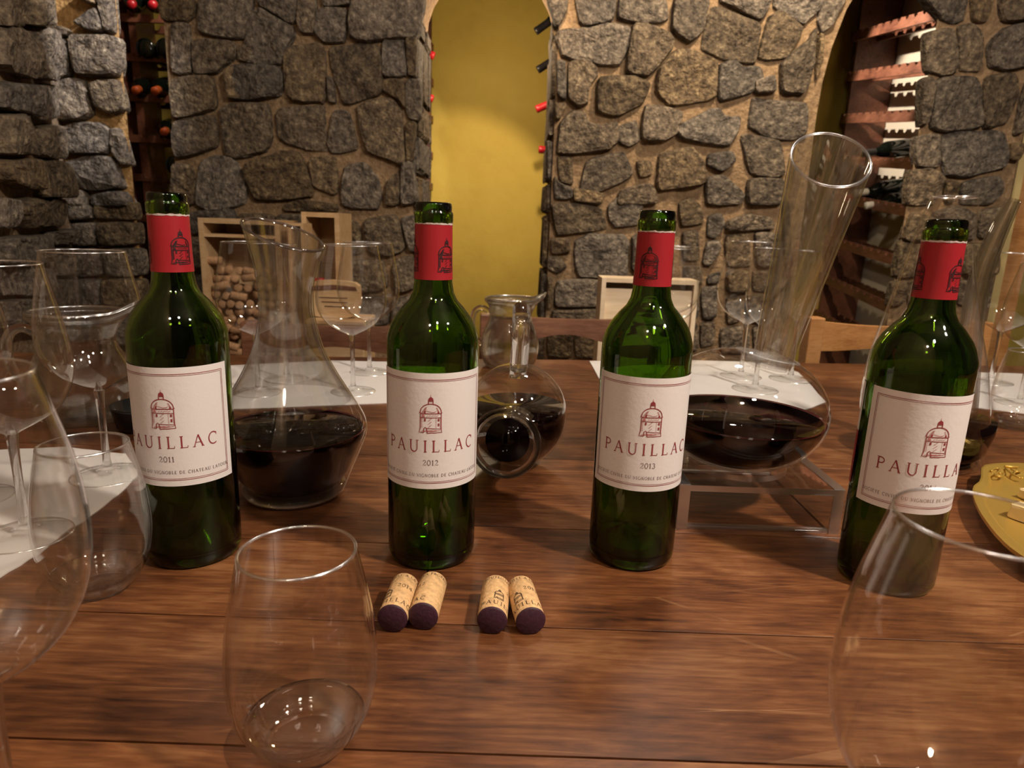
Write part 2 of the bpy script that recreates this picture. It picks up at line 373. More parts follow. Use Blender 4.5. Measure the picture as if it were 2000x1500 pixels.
STONES_BACK = """
315,0 384,0 381,32 368,45 317,40
395,-11 499,-11 485,80 392,67
339,48 373,48 379,144 339,144
379,80 459,83 461,112 427,144 384,147
339,155 416,149 427,213 341,235
443,139 496,128 501,187 451,197
341,237 421,224 429,288 347,312
432,208 499,205 499,307 443,307
344,320 379,325 384,400 341,400
392,320 416,307 453,307 480,347 480,397 416,411 387,400
467,91 499,88 488,123 467,117
477,125 493,29 514,21 573,56 575,72 551,128
503,-11 589,-11 581,43 567,48 511,13
583,32 591,-11 621,-11 618,69 589,64
623,21 679,19 674,85 637,85 618,67
631,-11 687,-11 685,13 634,16
690,-11 829,-11 818,37 813,75 711,83 687,72
450,131 549,131 551,189 461,197 450,187
557,99 621,85 634,99 637,187 631,200 578,197 562,184
642,96 741,88 746,184 717,192 674,205 663,171 653,149
749,80 791,77 797,149 749,152
794,77 817,77 814,149 799,149
749,157 791,157 793,213 781,197 749,179
794,155 822,160 822,232 807,235 794,224
450,205 527,205 533,267 522,296 450,309
546,213 634,208 634,240 642,296 599,291 546,272
653,219 682,219 701,293 647,301 642,280
698,208 762,192 783,213 791,315 783,320 719,296 709,267
793,240 813,240 807,315 794,315
482,325 557,296 586,301 610,357 610,384 501,392
607,309 658,307 661,373 653,381 613,363
674,328 711,317 738,347 746,381 738,408 669,403
757,355 781,331 782,400 754,400
785,320 806,317 819,395 785,400
642,149 653,155 658,203 642,197
558,401 585,390 657,398 659,413 558,413
366,415 457,407 465,451 377,457
665,425 702,435 710,494 670,499
713,430 777,419 793,486 766,499 723,494
769,510 806,499 811,563 777,569
766,585 809,577 806,617 771,633
683,510 750,507 758,563 686,571
681,582 755,577 761,633 683,638
467,417 537,419 534,457 470,457
542,419 657,419 657,457 542,459
379,465 462,462 465,521 382,523
470,465 553,465 555,521 473,521
561,465 657,465 659,523 563,521
382,531 457,531 459,585 385,585
467,531 563,531 563,585 467,585
571,531 670,534 670,585 571,585
385,595 483,595 483,649 385,649
494,595 590,595 590,649 494,649
601,595 673,595 673,649 601,649
782,425 814,422 814,489 801,489
1211,-11 1299,-11 1302,43 1259,48 1206,40
1318,-11 1387,-11 1371,61 1347,85 1310,61
1390,11 1481,51 1478,77 1473,123 1433,123 1369,101
1409,-11 1507,-11 1483,45 1406,5
1515,-11 1601,-11 1601,16 1566,51 1534,29 1510,16
1521,24 1566,59 1534,115 1494,117 1478,115 1499,37
1233,53 1262,51 1310,72 1313,93 1267,149 1222,144
1286,141 1315,104 1353,104 1398,125 1395,192 1347,203 1305,205 1283,181
1403,128 1433,120 1446,133 1481,131 1489,149 1467,181 1403,200
1523,125 1577,80 1590,56 1585,128 1577,165 1566,184 1523,181
1169,152 1238,152 1267,165 1254,203 1209,227 1166,221
1259,203 1334,219 1321,259 1299,275 1251,275
1326,245 1395,211 1406,216 1417,229 1443,227 1443,245 1422,285 1334,272 1323,259
1470,192 1518,200 1574,203 1569,261 1545,275 1491,267 1462,248
1446,269 1459,264 1521,275 1529,341 1502,347 1462,339
1382,301 1427,296 1433,317 1406,336 1379,323
1289,301 1353,288 1369,315 1377,347 1369,360 1283,373 1286,320
1206,248 1243,235 1249,275 1225,288 1206,275
1241,315 1270,315 1273,341 1249,347
1379,347 1411,344 1454,379 1443,400 1377,400
1459,349 1529,349 1523,400 1457,400
1211,371 1270,357 1283,397 1203,400
1470,160 1507,149 1513,181 1473,184
1091,61 1133,61 1184,51 1227,56 1229,80 1208,128 1173,128 1099,112
1067,-11 1109,-11 1107,21 1091,53 1083,48
1120,-11 1203,-11 1195,43 1147,53 1133,48
1109,123 1144,120 1163,133 1165,152 1149,171 1147,203 1128,208 1109,192
1087,120 1105,123 1105,197 1088,187
1096,240 1120,219 1141,221 1147,240 1168,248 1203,237 1205,275 1189,291 1133,299 1088,301
1088,307 1117,307 1120,360 1093,355
1144,317 1171,307 1216,296 1235,344 1155,381 1133,373
1083,344 1091,357 1117,368 1117,387 1083,389
1083,203 1107,205 1093,235 1085,235
1077,401 1117,398 1171,406 1184,449 1120,454 1088,459
1187,403 1227,366 1253,382 1253,438 1200,443 1189,425
1075,467 1109,465 1115,491 1077,497
1125,473 1149,459 1216,459 1224,473 1221,537 1216,542 1128,539 1123,499
1069,502 1093,502 1107,521 1088,534 1069,523
1088,546 1173,546 1173,598 1083,598
1069,542 1081,542 1079,598 1069,603
1080,605 1168,603 1171,638 1080,638
1232,465 1248,457 1248,537 1232,523
1120,366 1179,379 1173,398 1120,393
1179,546 1248,542 1251,598 1181,598
1176,606 1253,606 1253,643 1179,643
1069,649 1115,649 1115,697 1069,697
1123,649 1179,649 1181,697 1123,697
1187,651 1253,651 1253,699 1187,699
1382,421 1409,418 1412,442 1394,466 1379,460
1421,430 1460,418 1505,427 1508,448 1418,451
1325,394 1352,388 1370,406 1373,436 1328,442
1379,472 1403,469 1406,487 1385,520 1370,514
1415,460 1460,457 1466,520 1418,520
1472,454 1520,457 1517,520 1475,520
1331,454 1364,451 1364,508 1334,508
1382,538 1406,529 1403,553 1379,553
1334,520 1367,520 1370,553 1337,553
1367,562 1400,559 1397,619 1370,622
1418,529 1460,529 1460,568 1418,568
1469,529 1520,529 1520,568 1469,568
1418,580 1445,577 1445,625 1418,631
1457,577 1514,577 1514,628 1457,628
1334,565 1361,565 1361,622 1334,622
1367,631 1394,628 1394,670 1367,679
1406,640 1460,637 1460,688 1406,688
1469,637 1520,637 1526,691 1472,691
1334,631 1361,631 1361,682 1334,682
1526,400 1538,394 1544,520 1529,520
1526,529 1538,529 1541,622 1526,622
1793,-11 1887,-11 1879,40 1860,48 1836,40 1815,16
1892,-11 1935,-11 1924,45 1895,43
1948,-11 2015,-11 2015,40 1953,45
1807,67 1857,59 1865,131 1860,144 1836,149 1807,139
1868,53 1897,48 1916,69 1913,128 1908,139 1871,139
1927,88 1959,56 2015,45 2015,125 1964,139 1929,131
1820,165 1839,155 1900,152 1911,187 1911,248 1847,256 1815,251
1793,160 1815,152 1820,173 1807,240 1793,245
1919,160 1932,149 1980,144 1985,187 1961,240 1916,251
1783,269 1831,261 1831,328 1785,325
1839,261 1943,256 1961,272 1959,325 1889,344 1841,341
1967,280 1996,283 1980,315 1964,312
1775,333 1815,331 1839,349 1820,400 1767,400
1879,355 1951,344 1951,379 1927,400 1873,400
1841,355 1865,355 1860,395 1841,395
1991,187 2007,149 2009,240 1975,267
1776,417 1808,422 1808,467 1771,470 1760,465
1755,473 1792,478 1787,537 1744,542
1739,553 1765,547 1760,590 1733,598
1819,417 1867,403 1899,419 1899,467 1819,470
1803,478 1867,478 1867,537 1797,539
1776,550 1856,547 1856,595 1771,598
1907,414 1960,403 1955,467 1907,465
1875,478 1947,475 1941,537 1875,537
1867,547 1933,547 1928,595 1867,595
1606,-8 1652,-10 1622,50 1603,66 1594,40
1594,70 1602,72 1600,120 1590,160 1592,100"""
STONES_PIER = """
147,72 219,75 235,80 237,149 165,149 149,107
91,88 128,77 145,107 143,152 101,155 91,125
107,171 149,157 171,160 187,224 160,235 120,237
189,165 235,157 248,216 227,224 195,211
117,256 165,240 203,243 219,256 217,299 139,301 115,280
220,253 240,253 259,320 248,323 224,296
131,320 181,307 224,309 248,368 187,373 139,355
133,379 171,371 184,403 133,405
192,381 248,373 264,403 192,403
155,51 200,19 213,64 192,67
203,-8 224,-8 229,64 216,64 205,16
157,-11 200,-11 200,16 173,8
88,48 139,59 141,72 112,77 91,80
133,398 187,401 192,427 139,430
197,398 267,395 269,430 197,427
139,438 197,435 200,478 141,478
205,435 272,435 277,478 208,478
141,486 208,486 211,537 144,537
216,486 280,486 283,537 219,537
144,545 203,545 205,595 147,595
211,545 283,545 285,595 213,595
147,603 285,603 288,670 149,670"""
STONES_LEFT = """
-16,-11 32,-11 29,45 -16,48
36,-11 80,-11 80,48 36,45
-16,51 16,49 43,80 53,139 35,149 -16,128
48,53 77,53 88,123 89,149 64,152 44,85
48,171 88,163 96,229 51,232
-16,165 43,160 44,224 24,219 -16,208
-16,221 24,223 45,248 52,299 -16,301
53,248 104,245 109,309 63,304
-16,312 51,309 59,368 21,368 -16,347
63,313 107,317 115,384 63,384
16,390 77,393 112,390 123,419 88,441 32,443 16,414
75,454 128,446 131,478 80,478
-16,385 11,390 13,441 -16,446
-16,467 69,457 72,510 -16,515
80,486 131,486 131,537 80,537
-16,523 69,521 69,577 -16,577
77,545 131,545 131,603 77,603
-16,585 69,585 69,643 -16,643
77,611 131,611 131,670 77,670"""
# ------------------------------------------------------------------ the cellar
WY, WT = 2.30, 0.35                         # front face and thickness of the stone arcade
CEIL = 2.75
struct(obj('floor', *box(-3.0, 3.0, -2.0, 3.7, -0.06, 0.0), 'floor_stone'))
struct(obj('ceiling', *box(-3.0, 3.0, -2.0, 3.7, CEIL, CEIL + 0.06), 'plaster_dark'))
struct(obj('wall_front', *box(-3.0, 3.0, -2.06, -2.0, 0, CEIL), 'plaster_dark'))
struct(obj('wall_right', *box(2.94, 3.0, -2.0, 3.7, 0, CEIL), 'plaster_dark'))
struct(obj('wall_far', *box(-3.0, 3.0, 3.50, 3.56, 0, CEIL), 'yellow_plaster'))
def arch_wall():
    parts = []
    # plan of each pier: front left, front right, back right, back left (splayed reveals beside the outer openings)
    P = [(-2.9, -1.95, -2.05, -2.9), (-1.134, -0.352, -0.352, -1.134), (0.108, 0.949, 0.949, 0.108), (1.285, 1.62, 1.95, 1.72), (2.25, 2.94, 2.94, 2.45)]
    SP = [TZ + 1.25, TZ + 0.93, TZ + 0.66, TZ + 1.25]; TH = [0.12, WT, 0.12, 0.12]
    for a, b, c, d in P:
        parts.append(prism([(a, WY), (b, WY), (c, WY + WT), (d, WY + WT)], 'z', 0, CEIL))
    for (a, b), sp, th in zip([(P[i][1], P[i + 1][0]) for i in range(4)], SP, TH):
        r = (b - a) / 2; cx = (a + b) / 2; rz = min(r, CEIL - sp - 0.1)
        arc = [(cx + r * math.cos(t), sp + rz * math.sin(t)) for t in [PI - PI * k / 14 for k in range(15)]]
        if th == 0.12 and a > 0.9 and a < 1:               # lopsided arch over the right opening
            arc = [(a, sp), (a + 0.005, sp + 0.10), (a + 0.02, sp + 0.20), (a + 0.05, sp + 0.31), (a + 0.09, sp + 0.39), (a + 0.16, sp + 0.47), (b, sp + 0.60)]
        for p, q in zip(arc, arc[1:]):
            parts.append(prism([(p[0], p[1]), (q[0], q[1]), (q[0], CEIL), (p[0], CEIL)], 'y', WY, WY + th))
    return join(*parts)
wall_back = struct(obj('wall_back', *arch_wall(), 'mortar'))
pl0, pl1 = ony(-90, 250, 1.25), ony(122, 250, 2.06)
dl = Vector((pl1.x - pl0.x, pl1.y - pl0.y, 0)).normalized(); nl = Vector((dl.y, -dl.x, 0))
q0 = pl0 - dl * 3.2
def slab(p, q, n, th, z0, z1):
    a, b = p - n * th, q - n * th
    v = [(c.x, c.y, z) for z in (z0, z1) for c in (p, q, b, a)]
    return v, [(0, 3, 2, 1), (4, 5, 6, 7), (0, 1, 5, 4), (1, 2, 6, 5), (2, 3, 7, 6), (3, 0, 4, 7)]
wall_left = struct(obj('wall_left', *slab(q0, pl1, nl, 0.3, 0, CEIL), 'mortar'))
PX0, PX1, PY = ony(128, 250, 2.05).x, ony(250, 250, 2.05).x, 2.05
pier = struct(obj('wall_pier', *prism([(PX0 - .3, PY), (PX1, PY), (PX1 - 0.36, WY), (PX0 - .5, WY)], 'z', 0, CEIL), 'mortar'))
def clean_poly(s):
    return [tuple(float(c) for c in p.split(',')) for p in s.split()]
def stone(poly, p, n, parent, proud):
    pts = [onplane(u, v, p, n) for u, v in poly]
    cen = sum(pts, Vector()) / len(pts)
    t = n.cross(Vector((0, 0, 1))).normalized(); b = Vector((0, 0, 1))
    q = [((x - cen).dot(t), (x - cen).dot(b)) for x in pts]
    q = [(x * 1.07, y * 1.07) for x, y in q]
    for f in (0.13, 0.27):                              # round the corners
        nq = []
        for i in range(len(q)):
            a, c = q[i], q[(i + 1) % len(q)]
            nq += [(a[0] + (c[0] - a[0]) * f, a[1] + (c[1] - a[1]) * f), (a[0] + (c[0] - a[0]) * (1 - f), a[1] + (c[1] - a[1]) * (1 - f))]
        q = nq
    m = len(q); size = max(abs(c) for e in q for c in e)
    q = [(x + random.uniform(-1, 1) * 0.02 * size, y + random.uniform(-1, 1) * 0.02 * size) for x, y in q]
    tilt = (random.uniform(-0.09, 0.09), random.uniform(-0.09, 0.09)); sd = random.uniform(0, 50)
    rings = [(1.04, -1), (1.0, 0.55), (0.955, 0.92), (0.82, 1.0), (0.6, 1.02), (0.32, 1.02)]
    def relief(x, y):
        return mnoise.noise(Vector((x * 16 + sd, y * 16, sd))) * 0.011 + mnoise.noise(Vector((x * 48, y * 48 + sd, sd))) * 0.0045
    vs, fs = [], []
    for sc, h in rings:
        for x, y in q:
            d = proud * h + x * tilt[0] + y * tilt[1] + relief(x * sc, y * sc)
            if h < 0: d = -0.015
            vs.append(t * (x * sc) + b * (y * sc) + n * (max(d, 0.004) if h > 0 else d))
    vs.append(n * (proud * 1.02 + relief(0, 0)))
    for r in range(len(rings) - 1):
        for i in range(m):
            j = (i + 1) % m
            fs.append((r * m + i, r * m + j, (r + 1) * m + j, (r + 1) * m + i))
    base = (len(rings) - 1) * m
    for i in range(m):
        fs.append((base + i, base + (i + 1) % m, base + m))
    vs = [v + cen for v in vs]
    vs = [tuple(v) for v in vs]
    # origin at the stone itself is not needed: pattern runs in wall coordinates
    o = obj('stone', vs, fs, 'stone', parent, smooth=False)
    return o
nb = Vector((0, -1, 0))
for s in STONES_BACK.strip().split('\n'):
    stone(clean_poly(s), Vector((0, WY, 0)), nb, wall_back, random.uniform(0.016, 0.034))
for s in STONES_PIER.strip().split('\n'):
    stone(clean_poly(s), Vector((0, PY, 0)), nb, pier, random.uniform(0.025, 0.05))
for s in STONES_LEFT.strip().split('\n'):
    stone(clean_poly(s), pl1, nl, wall_left, random.uniform(0.025, 0.045))
# courses above the picture's upper edge, over and between the arches
random.seed(23)
for r, v0 in enumerate((-92, -172, -256)):
    u = 345 + 30 * (r % 2)
    while u < 2000:
        wd = random.uniform(75, 125); u1 = u + wd - 9
        blocked = (u1 > 815 and u < 1085 and r < 2) or (u1 > 1590 and u < 1800 and r < 2)
        if not blocked:
            j = lambda: random.uniform(-6, 6)
            pts = [(u + j(), v0 + j()), ((u + u1) / 2, v0 - 3 + j()), (u1 + j(), v0 + j()), (u1 + j(), v0 + 66 + j()), (u + j(), v0 + 66 + j())]
            stone(pts, Vector((0, WY, 0)), nb, wall_back, random.uniform(0.016, 0.034))
        u += wd
    u = 130
    while u < 235:
        wd = random.uniform(45, 62)
        stone([(u, v0), (u + wd - 5, v0 + 3), (u + wd - 6, v0 + 66), (u + 2, v0 + 68)], Vector((0, PY, 0)), nb, pier, 0.03); u += wd
# stones on the reveals of the openings (side faces of the piers)
def reveal(x, sx, z0, z1, parent, seed):
    random.seed(seed); z = z0
    while z < z1:
        h = random.uniform(0.10, 0.2); y = WY + 0.005
        while y < WY + WT - 0.03:
            d = min(random.uniform(0.11, 0.2), WY + WT - y)
            v, f = box(min(x - 0.01 * sx, x + 0.018 * sx), max(x - 0.01 * sx, x + 0.018 * sx), y + 0.008, y + d - 0.008, z + 0.008, min(z + h, z1) - 0.008, 0.007)
            v = [(a + random.uniform(-.004, .004), b_ + random.uniform(-.006, .006), c + random.uniform(-.006, .006)) for a, b_, c in v]
            obj('stone', v, f, 'stone', parent)
            y += d
        z += h
reveal(-0.352, 1, 0.5, TZ + 0.93, wall_back, 1)
reveal(0.108, -1, 0.5, TZ + 0.93, wall_back, 2)
random.seed(11)
# plastered partition behind the right rack, painted door post at the far right
XR = ony(1800, 200, 2.75).x
struct(obj('wall_alcove', *box(XR + 0.21, XR + 0.26, WY + WT, 3.5, 0, CEIL), 'plaster_cream'))
struct(obj('light_block_partition', *box(0.60, 0.66, WY + WT, 3.5, 0, CEIL), 'plaster_dark'))  # added out of view to shut the middle alcove's light from the right one
struct(obj('light_block_divider', *box(-0.86, -0.80, WY + WT, 3.5, 0, CEIL), 'plaster_dark'))  # also unseen, added to keep that light off the left alcove
struct(obj('trim_1', *box(1.625, 1.665, WY + 0.02, WY + 0.10, 0, CEIL), 'post_paint'))
struct(obj('trim_2', *box(1.665, 1.76, WY + 0.06, WY + 0.12, 0, CEIL), 'light_wood'))
# ------------------------------------------------------------------ wine racks
def notched(p, q, h, th, pitch, r, nrm):
    """board between two points, semicircular bottle rests cut into the top edge"""
    d = (q - p); ln = d.length; d = d / ln
    up = Vector((0, 0, 1)); up = (up - d * up.dot(d)).normalized()
    prof = [(0.0, -h), (0.0, 0.0)]
    x = pitch * 0.6
    while x < ln - pitch * 0.5:
        prof += [(x - r, 0.0)] + [(x - r * math.cos(a), -r * math.sin(a)) for a in (0.6, 1.2, PI / 2, PI - 1.2, PI - 0.6)] + [(x + r, 0.0)]
        x += pitch
    prof += [(ln, 0.0), (ln, -h)]
    n = len(prof)
    vs = [p + d * a + up * b for a, b in prof] + [p + d * a + up * b + nrm * th for a, b in prof]
    fs = []
    # caps as strips down to the bottom edge
    bot = [p + d * a - up * h for a, b in prof]
    k = len(vs); vs += bot + [b + nrm * th for b in bot]
    for i in range(1, n - 2):
        fs.append((i, i + 1, k + i + 1, k + i)); fs.append((n + i, k + n + i, k + n + i + 1, n + i + 1)); fs.append((i, n + i, n + i + 1, i + 1))
    fs.append((k + 1, k + n - 2, k + n + n - 2, k + n + 1))
    fs.append((1, k + 1, k + n + 1, n + 1)); fs.append((n - 2, n + n - 2, k + n + n - 2, k + n - 2))
    return vs, fs
BOTTLE_SIMPLE = [(0.0, 0.0), (0.034, 0.001), (0.0375, 0.008), (0.0375, 0.19), (0.033, 0.206), (0.02, 0.224), (0.0155, 0.238), (0.0145, 0.245)]
CAPSULE = [(0.0152, 0.236), (0.0152, 0.284), (0.0158, 0.286), (0.0158, 0.296), (0.0145, 0.301), (0.0, 0.301)]
def rack_bottle(tip, tail, capm, label, bodym='dark_bottle'):
    d = (Vector(tip) - Vector(tail)).normalized()
    o = thing('wine_bottle', label, 'bottle', Vector(tip) - d * 0.301, group='bottles lying in the wine racks')
    o.rotation_mode = 'QUATERNION'; o.rotation_quaternion = d.to_track_quat('Z', 'Y')
    obj('glass_body', *lathe(BOTTLE_SIMPLE, 24), bodym, o, True)
    obj('capsule', *lathe(CAPSULE, 20), capm, o, True)
    return o
TIERS = [((1597, 83), (1795, 24)), ((1583, 152), (1803, 118)), ((1577, 227), (1791, 213)), ((1600, 303), (1780, 309)),
         ((1610, 372), (1775, 402)), ((1624, 463), (1745, 497)), ((1600, 531), (1733, 590)), ((1575, 595), (1640, 630))]
rk = thing('wine_rack', 'tall reddish brown wine rack with scalloped bottle boards in the right arched opening', 'wine rack', (0, 0, 0))
def to_y(p, q, y):
    return p + (q - p) * ((y - p.y) / (q.y - p.y))
for a, b in TIERS:
    p, q = onx(*a, XR), onx(*b, XR)
    far, near = to_y(p, q, 3.42), to_y(p, q, 2.68)
    for dx, hh, pm in ((0.0, 0.042, 0.062), (0.11, 0.026, 0.062)):
        sh = Vector((dx, 0, -0.012 if dx else 0))
        obj('rack_board', *notched(far + sh, near + sh, hh, 0.016, pm, 0.013, Vector((1, 0, 0))), 'red_wood', rk)
for y0 in (3.40,):
    obj('upright', *box(XR + 0.02, XR + 0.205, y0, y0 + 0.022, 0, TZ + 1.35), 'red_wood', rk)
RB = [((1683, 300), (1760, 300), 'black_capsule', 'dark bottle lying on the fifth board of the right rack'),
      ((1668, 378), (1720, 366), 'white_capsule', 'bottle with a white capsule on top of the right rack pile'),
      ((1690, 402), (1740, 392), 'white_capsule', 'bottle with a white and red capsule at the front of the right rack'),
      ((1652, 388), (1700, 386), 'red_capsule', 'bottle with a red capsule lying in the right rack')]
for (t_, l_, cm, lb), y in zip(RB, (2.92, 3.03, 2.92, 3.22)):
    p = onx(*t_, XR - 0.03); p2 = p + Vector((0.3, 0.02, 0.05))
    rack_bottle(p, p2, cm, lb)
# racks on both sides of the middle opening
def side_rack(x, sx, label, vs_):
    r = thing('wine_rack', label, 'wine rack', (0, 0, 0))
    for u, v in vs_:
        c = ony(u, v, 3.05)
        obj('rack_board', *notched(Vector((x, 3.44, c.z)), Vector((x, 2.70, c.z)), 0.035, 0.018 , 0.09, 0.02, Vector((-sx, 0, 0))), 'red_wood', r)
        obj('rack_board', *notched(Vector((x - sx * 0.16, 3.44, c.z)), Vector((x - sx * 0.16, 2.70, c.z)), 0.035, 0.018, 0.09, 0.02, Vector((-sx, 0, 0))), 'red_wood', r)
    for y in (3.42, 2.70):
        a, b = sorted((x - sx * 0.01, x - sx * 0.22))
        obj('upright', *box(a, b, y, y + 0.03, 0, TZ + 1.3), 'dark_wood', r)
    a, b = sorted((x - sx * 0.30, x - sx * 0.32))
    obj('back_panel', *box(a, b, 2.70, 3.45, 0, TZ + 1.3), 'dark_wood', r)
    return r
side_rack(-0.425, 1, 'dark wine rack on the left side of the middle opening beside the yellow wall', [(826, 40), (826, 118), (826, 200), (826, 280), (826, 348), (826, 430), (826, 520)])
side_rack(0.175, -1, 'dark wine rack on the right side of the middle opening beside the yellow wall', [(1072, 62), (1072, 140), (1072, 222), (1072, 303), (1072, 380), (1072, 470), (1072, 560)])
for (tip, tail, cm, lb) in [((848, 110), (820, 97), 'red_capsule', 'topmost red capped bottle in the rack left of the yellow wall'),
                            ((846, 194), (820, 184), 'red_capsule', 'middle red capped bottle in the rack left of the yellow wall'),
                            ((835, 271), (808, 267), 'red_capsule', 'lowest red capped bottle in the rack left of the yellow wall')]:
    p, q = ony(*tip, 3.02), ony(*tail, 3.02)
    rack_bottle(p, q, cm, lb)
for (tip, tail, cm, lb) in [((1046, 62), (1082, 36), 'black_capsule', 'topmost black capped bottle in the rack right of the yellow wall'),
                            ((1050, 137), (1080, 118), 'black_capsule', 'second black capped bottle in the rack right of the yellow wall'),
                            ((1047, 214), (1084, 198), 'red_capsule', 'blue bottle with a red tip in the rack right of the yellow wall'),
                            ((1052, 292), (1084, 294), 'red_capsule', 'lowest red capped bottle in the rack right of the yellow wall')]:
    p, q = ony(*tip, 3.02), ony(*tail, 3.02)
    rack_bottle(p, q, cm, lb)
# rack facing the room behind the left opening
rl = thing('wine_rack', 'reddish wine rack facing the room behind the left opening', 'wine rack', (0, 0, 0))
LY = 2.95
for v in (28, 105, 184, 264, 340, 420, 500):
    c = ony(300, v, LY)
    for dy in (0.0, 0.17):
        obj('rack_board', *notched(Vector((-1.95, LY + dy, c.z)), Vector((-1.15, LY + dy, c.z)), 0.03, 0.016, 0.082, 0.018, Vector((0, 1, 0))), 'red_wood', rl)
for u in (232, 262, 372):
    x = ony(u, 200, LY).x
    obj('upright', *box(x, x + 0.03, LY + 0.01, LY + 0.16, 0, TZ + 1.4), 'red_wood', rl)
LB = [((256, 9), (268, 2), 'red_capsule', 'red capped bottle on the top row behind the left opening, nearer the stone pier'),
      ((297, 10), (309, 2), 'red_capsule', 'red capped bottle on the top row behind the left opening, farther from the pier'),
      ((281, 92), None, 'black_capsule', 'black bottle end on the second row behind the left opening, nearer the stone pier'),
      ((320, 92), None, 'black_capsule', 'black bottle end on the second row behind the left opening, by the dim wall'),
      ((264, 177), (287, 168), 'orange_capsule', 'orange capped bottle on the third row behind the left opening, nearer the stone pier'),
      ((302, 178), (325, 168), 'orange_capsule', 'orange capped bottle on the third row behind the left opening, by the dim wall'),
      ((320, 258), (334, 249), 'orange_capsule', 'lone orange capped bottle on the fourth row behind the left opening'),
      ((338, 322), None, 'black_capsule', 'black bottle end on the lowest row behind the left opening')]
for tip, tail, cm, lb in LB:
    if tail:
        p = ony(*tip, LY - 0.10); q = ony(*tail, LY + 0.10); rack_bottle(p, q, cm, lb)
    else:
        p = ony(*tip, LY - 0.03); rack_bottle(p + Vector((0, 0.301, -0.01)), p, cm, lb)
# ------------------------------------------------------------------ lettering: a small serif stroke alphabet
T_, H_ = 0.115, 0.055
def arc(cx, cy, rx, ry, a0, a1, n=14):
    return [(cx + rx * math.cos(math.radians(a0 + (a1 - a0) * k / n)), cy + ry * math.sin(math.radians(a0 + (a1 - a0) * k / n))) for k in range(n + 1)]
def sf(x, y, w=0.12):
    return ([(x - w, y), (x + w, y)], H_)
GLYPH = {
 'P': (0.72, [([(.16, 0), (.16, 1)], T_), ([(.16, .97)] + arc(.34, .735, .27, .235, 90, -90) + [(.16, .5)], .08), sf(.16, .02), ([(.03, .98), (.2, .98)], H_)]),
 'A': (0.86, [([(.1, 0), (.42, 1)], H_ * 1.2), ([(.42, 1), (.76, 0)], T_), ([(.22, .36), (.63, .36)], H_), sf(.1, .02, .1), sf(.76, .02, .1)]),
 'U': (0.90, [([(.18, 1), (.18, .33)] + arc(.46, .33, .28, .32, 180, 270), T_ * .95), (arc(.46, .33, .28, .32, 270, 360) + [(.74, 1)], H_ * 1.3), sf(.18, .98), sf(.74, .98)]),
 'I': (0.42, [([(.21, 0), (.21, 1)], T_), sf(.21, .02), sf(.21, .98)]),
 'L': (0.66, [([(.17, 0), (.17, 1)], T_), ([(.05, .03), (.6, .03), (.62, .2)], H_), sf(.17, .98)]),
 'C': (0.86, [(arc(.47, .5, .38, .5, 50, 310, 26), .09), ([(.73, .97), (.73, .74)], H_)]),
 'G': (0.90, [(arc(.47, .5, .38, .5, 50, 320, 26), .09), ([(.78, .1), (.78, .42)], T_), sf(.76, .42)]),
 'O': (0.98, [(arc(.49, .5, .4, .49, 0, 360, 32), .09)]),
 'D': (0.88, [([(.16, 0), (.16, 1)], T_), ([(.04, .97), (.35, .97)] + arc(.35, .5, .42, .47, 90, -90, 20) + [(.04, .03)], .07)]),
 'E': (0.68, [([(.17, 0), (.17, 1)], T_), ([(.05, .97), (.56, .97), (.58, .82)], H_), ([(.17, .53), (.46, .53)], H_), ([(.05, .03), (.59, .03), (.61, .2)], H_)]),
 'S': (0.64, [(arc(.32, .745, .21, .23, 20, 270, 18) + arc(.32, .26, .24, .25, 90, -155, 18), .085)]),
 'T': (0.74, [([(.37, 0), (.37, 1)], T_), ([(.05, .82), (.07, .97), (.67, .97), (.69, .82)], H_), sf(.37, .02)]),
 'V': (0.84, [([(.08, 1), (.42, 0)], T_), ([(.42, 0), (.76, 1)], H_), sf(.08, .98, .1), sf(.76, .98, .1)]),
 'N': (0.92, [([(.16, 0), (.16, 1)], H_ * 1.2), ([(.16, 1), (.76, 0)], T_), ([(.76, 0), (.76, 1)], H_ * 1.2), sf(.16, .02, .1), sf(.76, .98, .1)]),
 'B': (0.74, [([(.16, 0), (.16, 1)], T_), ([(.04, .97), (.34, .97)] + arc(.34, .745, .22, .225, 90, -90) + [(.16, .52)], .07), ([(.34, .52)] + arc(.34, .275, .27, .245, 90, -90) + [(.04, .03)], .07)]),
 'H': (0.94, [([(.17, 0), (.17, 1)], T_), ([(.75, 0), (.75, 1)], T_), ([(.17, .52), (.75, .52)], H_), sf(.17, .02), sf(.75, .02), sf(.17, .98), sf(.75, .98)]),
 'M': (1.08, [([(.14, 0), (.2, 1)], H_ * 1.2), ([(.2, 1), (.54, .1)], T_), ([(.54, .1), (.86, 1)], H_), ([(.86, 1), (.92, 0)], T_), sf(.14, .02, .1), sf(.92, .02, .1)]),
 'R': (0.80, [([(.16, 0), (.16, 1)], T_), ([(.04, .97), (.36, .97)] + arc(.36, .745, .23, .225, 90, -90) + [(.16, .52)], .07), ([(.36, .52), (.74, .02)], T_ * .9), sf(.16, .02)]),
 '0': (0.70, [(arc(.35, .45, .26, .45, 0, 360, 26), .09)]),
 '1': (0.48, [([(.1, .76), (.25, .9), (.25, 0)], T_), sf(.25, .02, .13)]),
 '2': (0.66, [(arc(.31, .65, .21, .24, 165, -30, 16) + [(.08, .04), (.56, .04), (.58, .16)], .085)]),
 '3': (0.62, [(arc(.28, .69, .2, .2, 150, -80, 14), .08), (arc(.28, .25, .24, .25, 88, -150, 16), .085)]),
 '4': (0.72, [([(.47, 0), (.47, .9), (.06, .28), (.66, .28)], .085)]),
 ' ': (0.45, []),
}
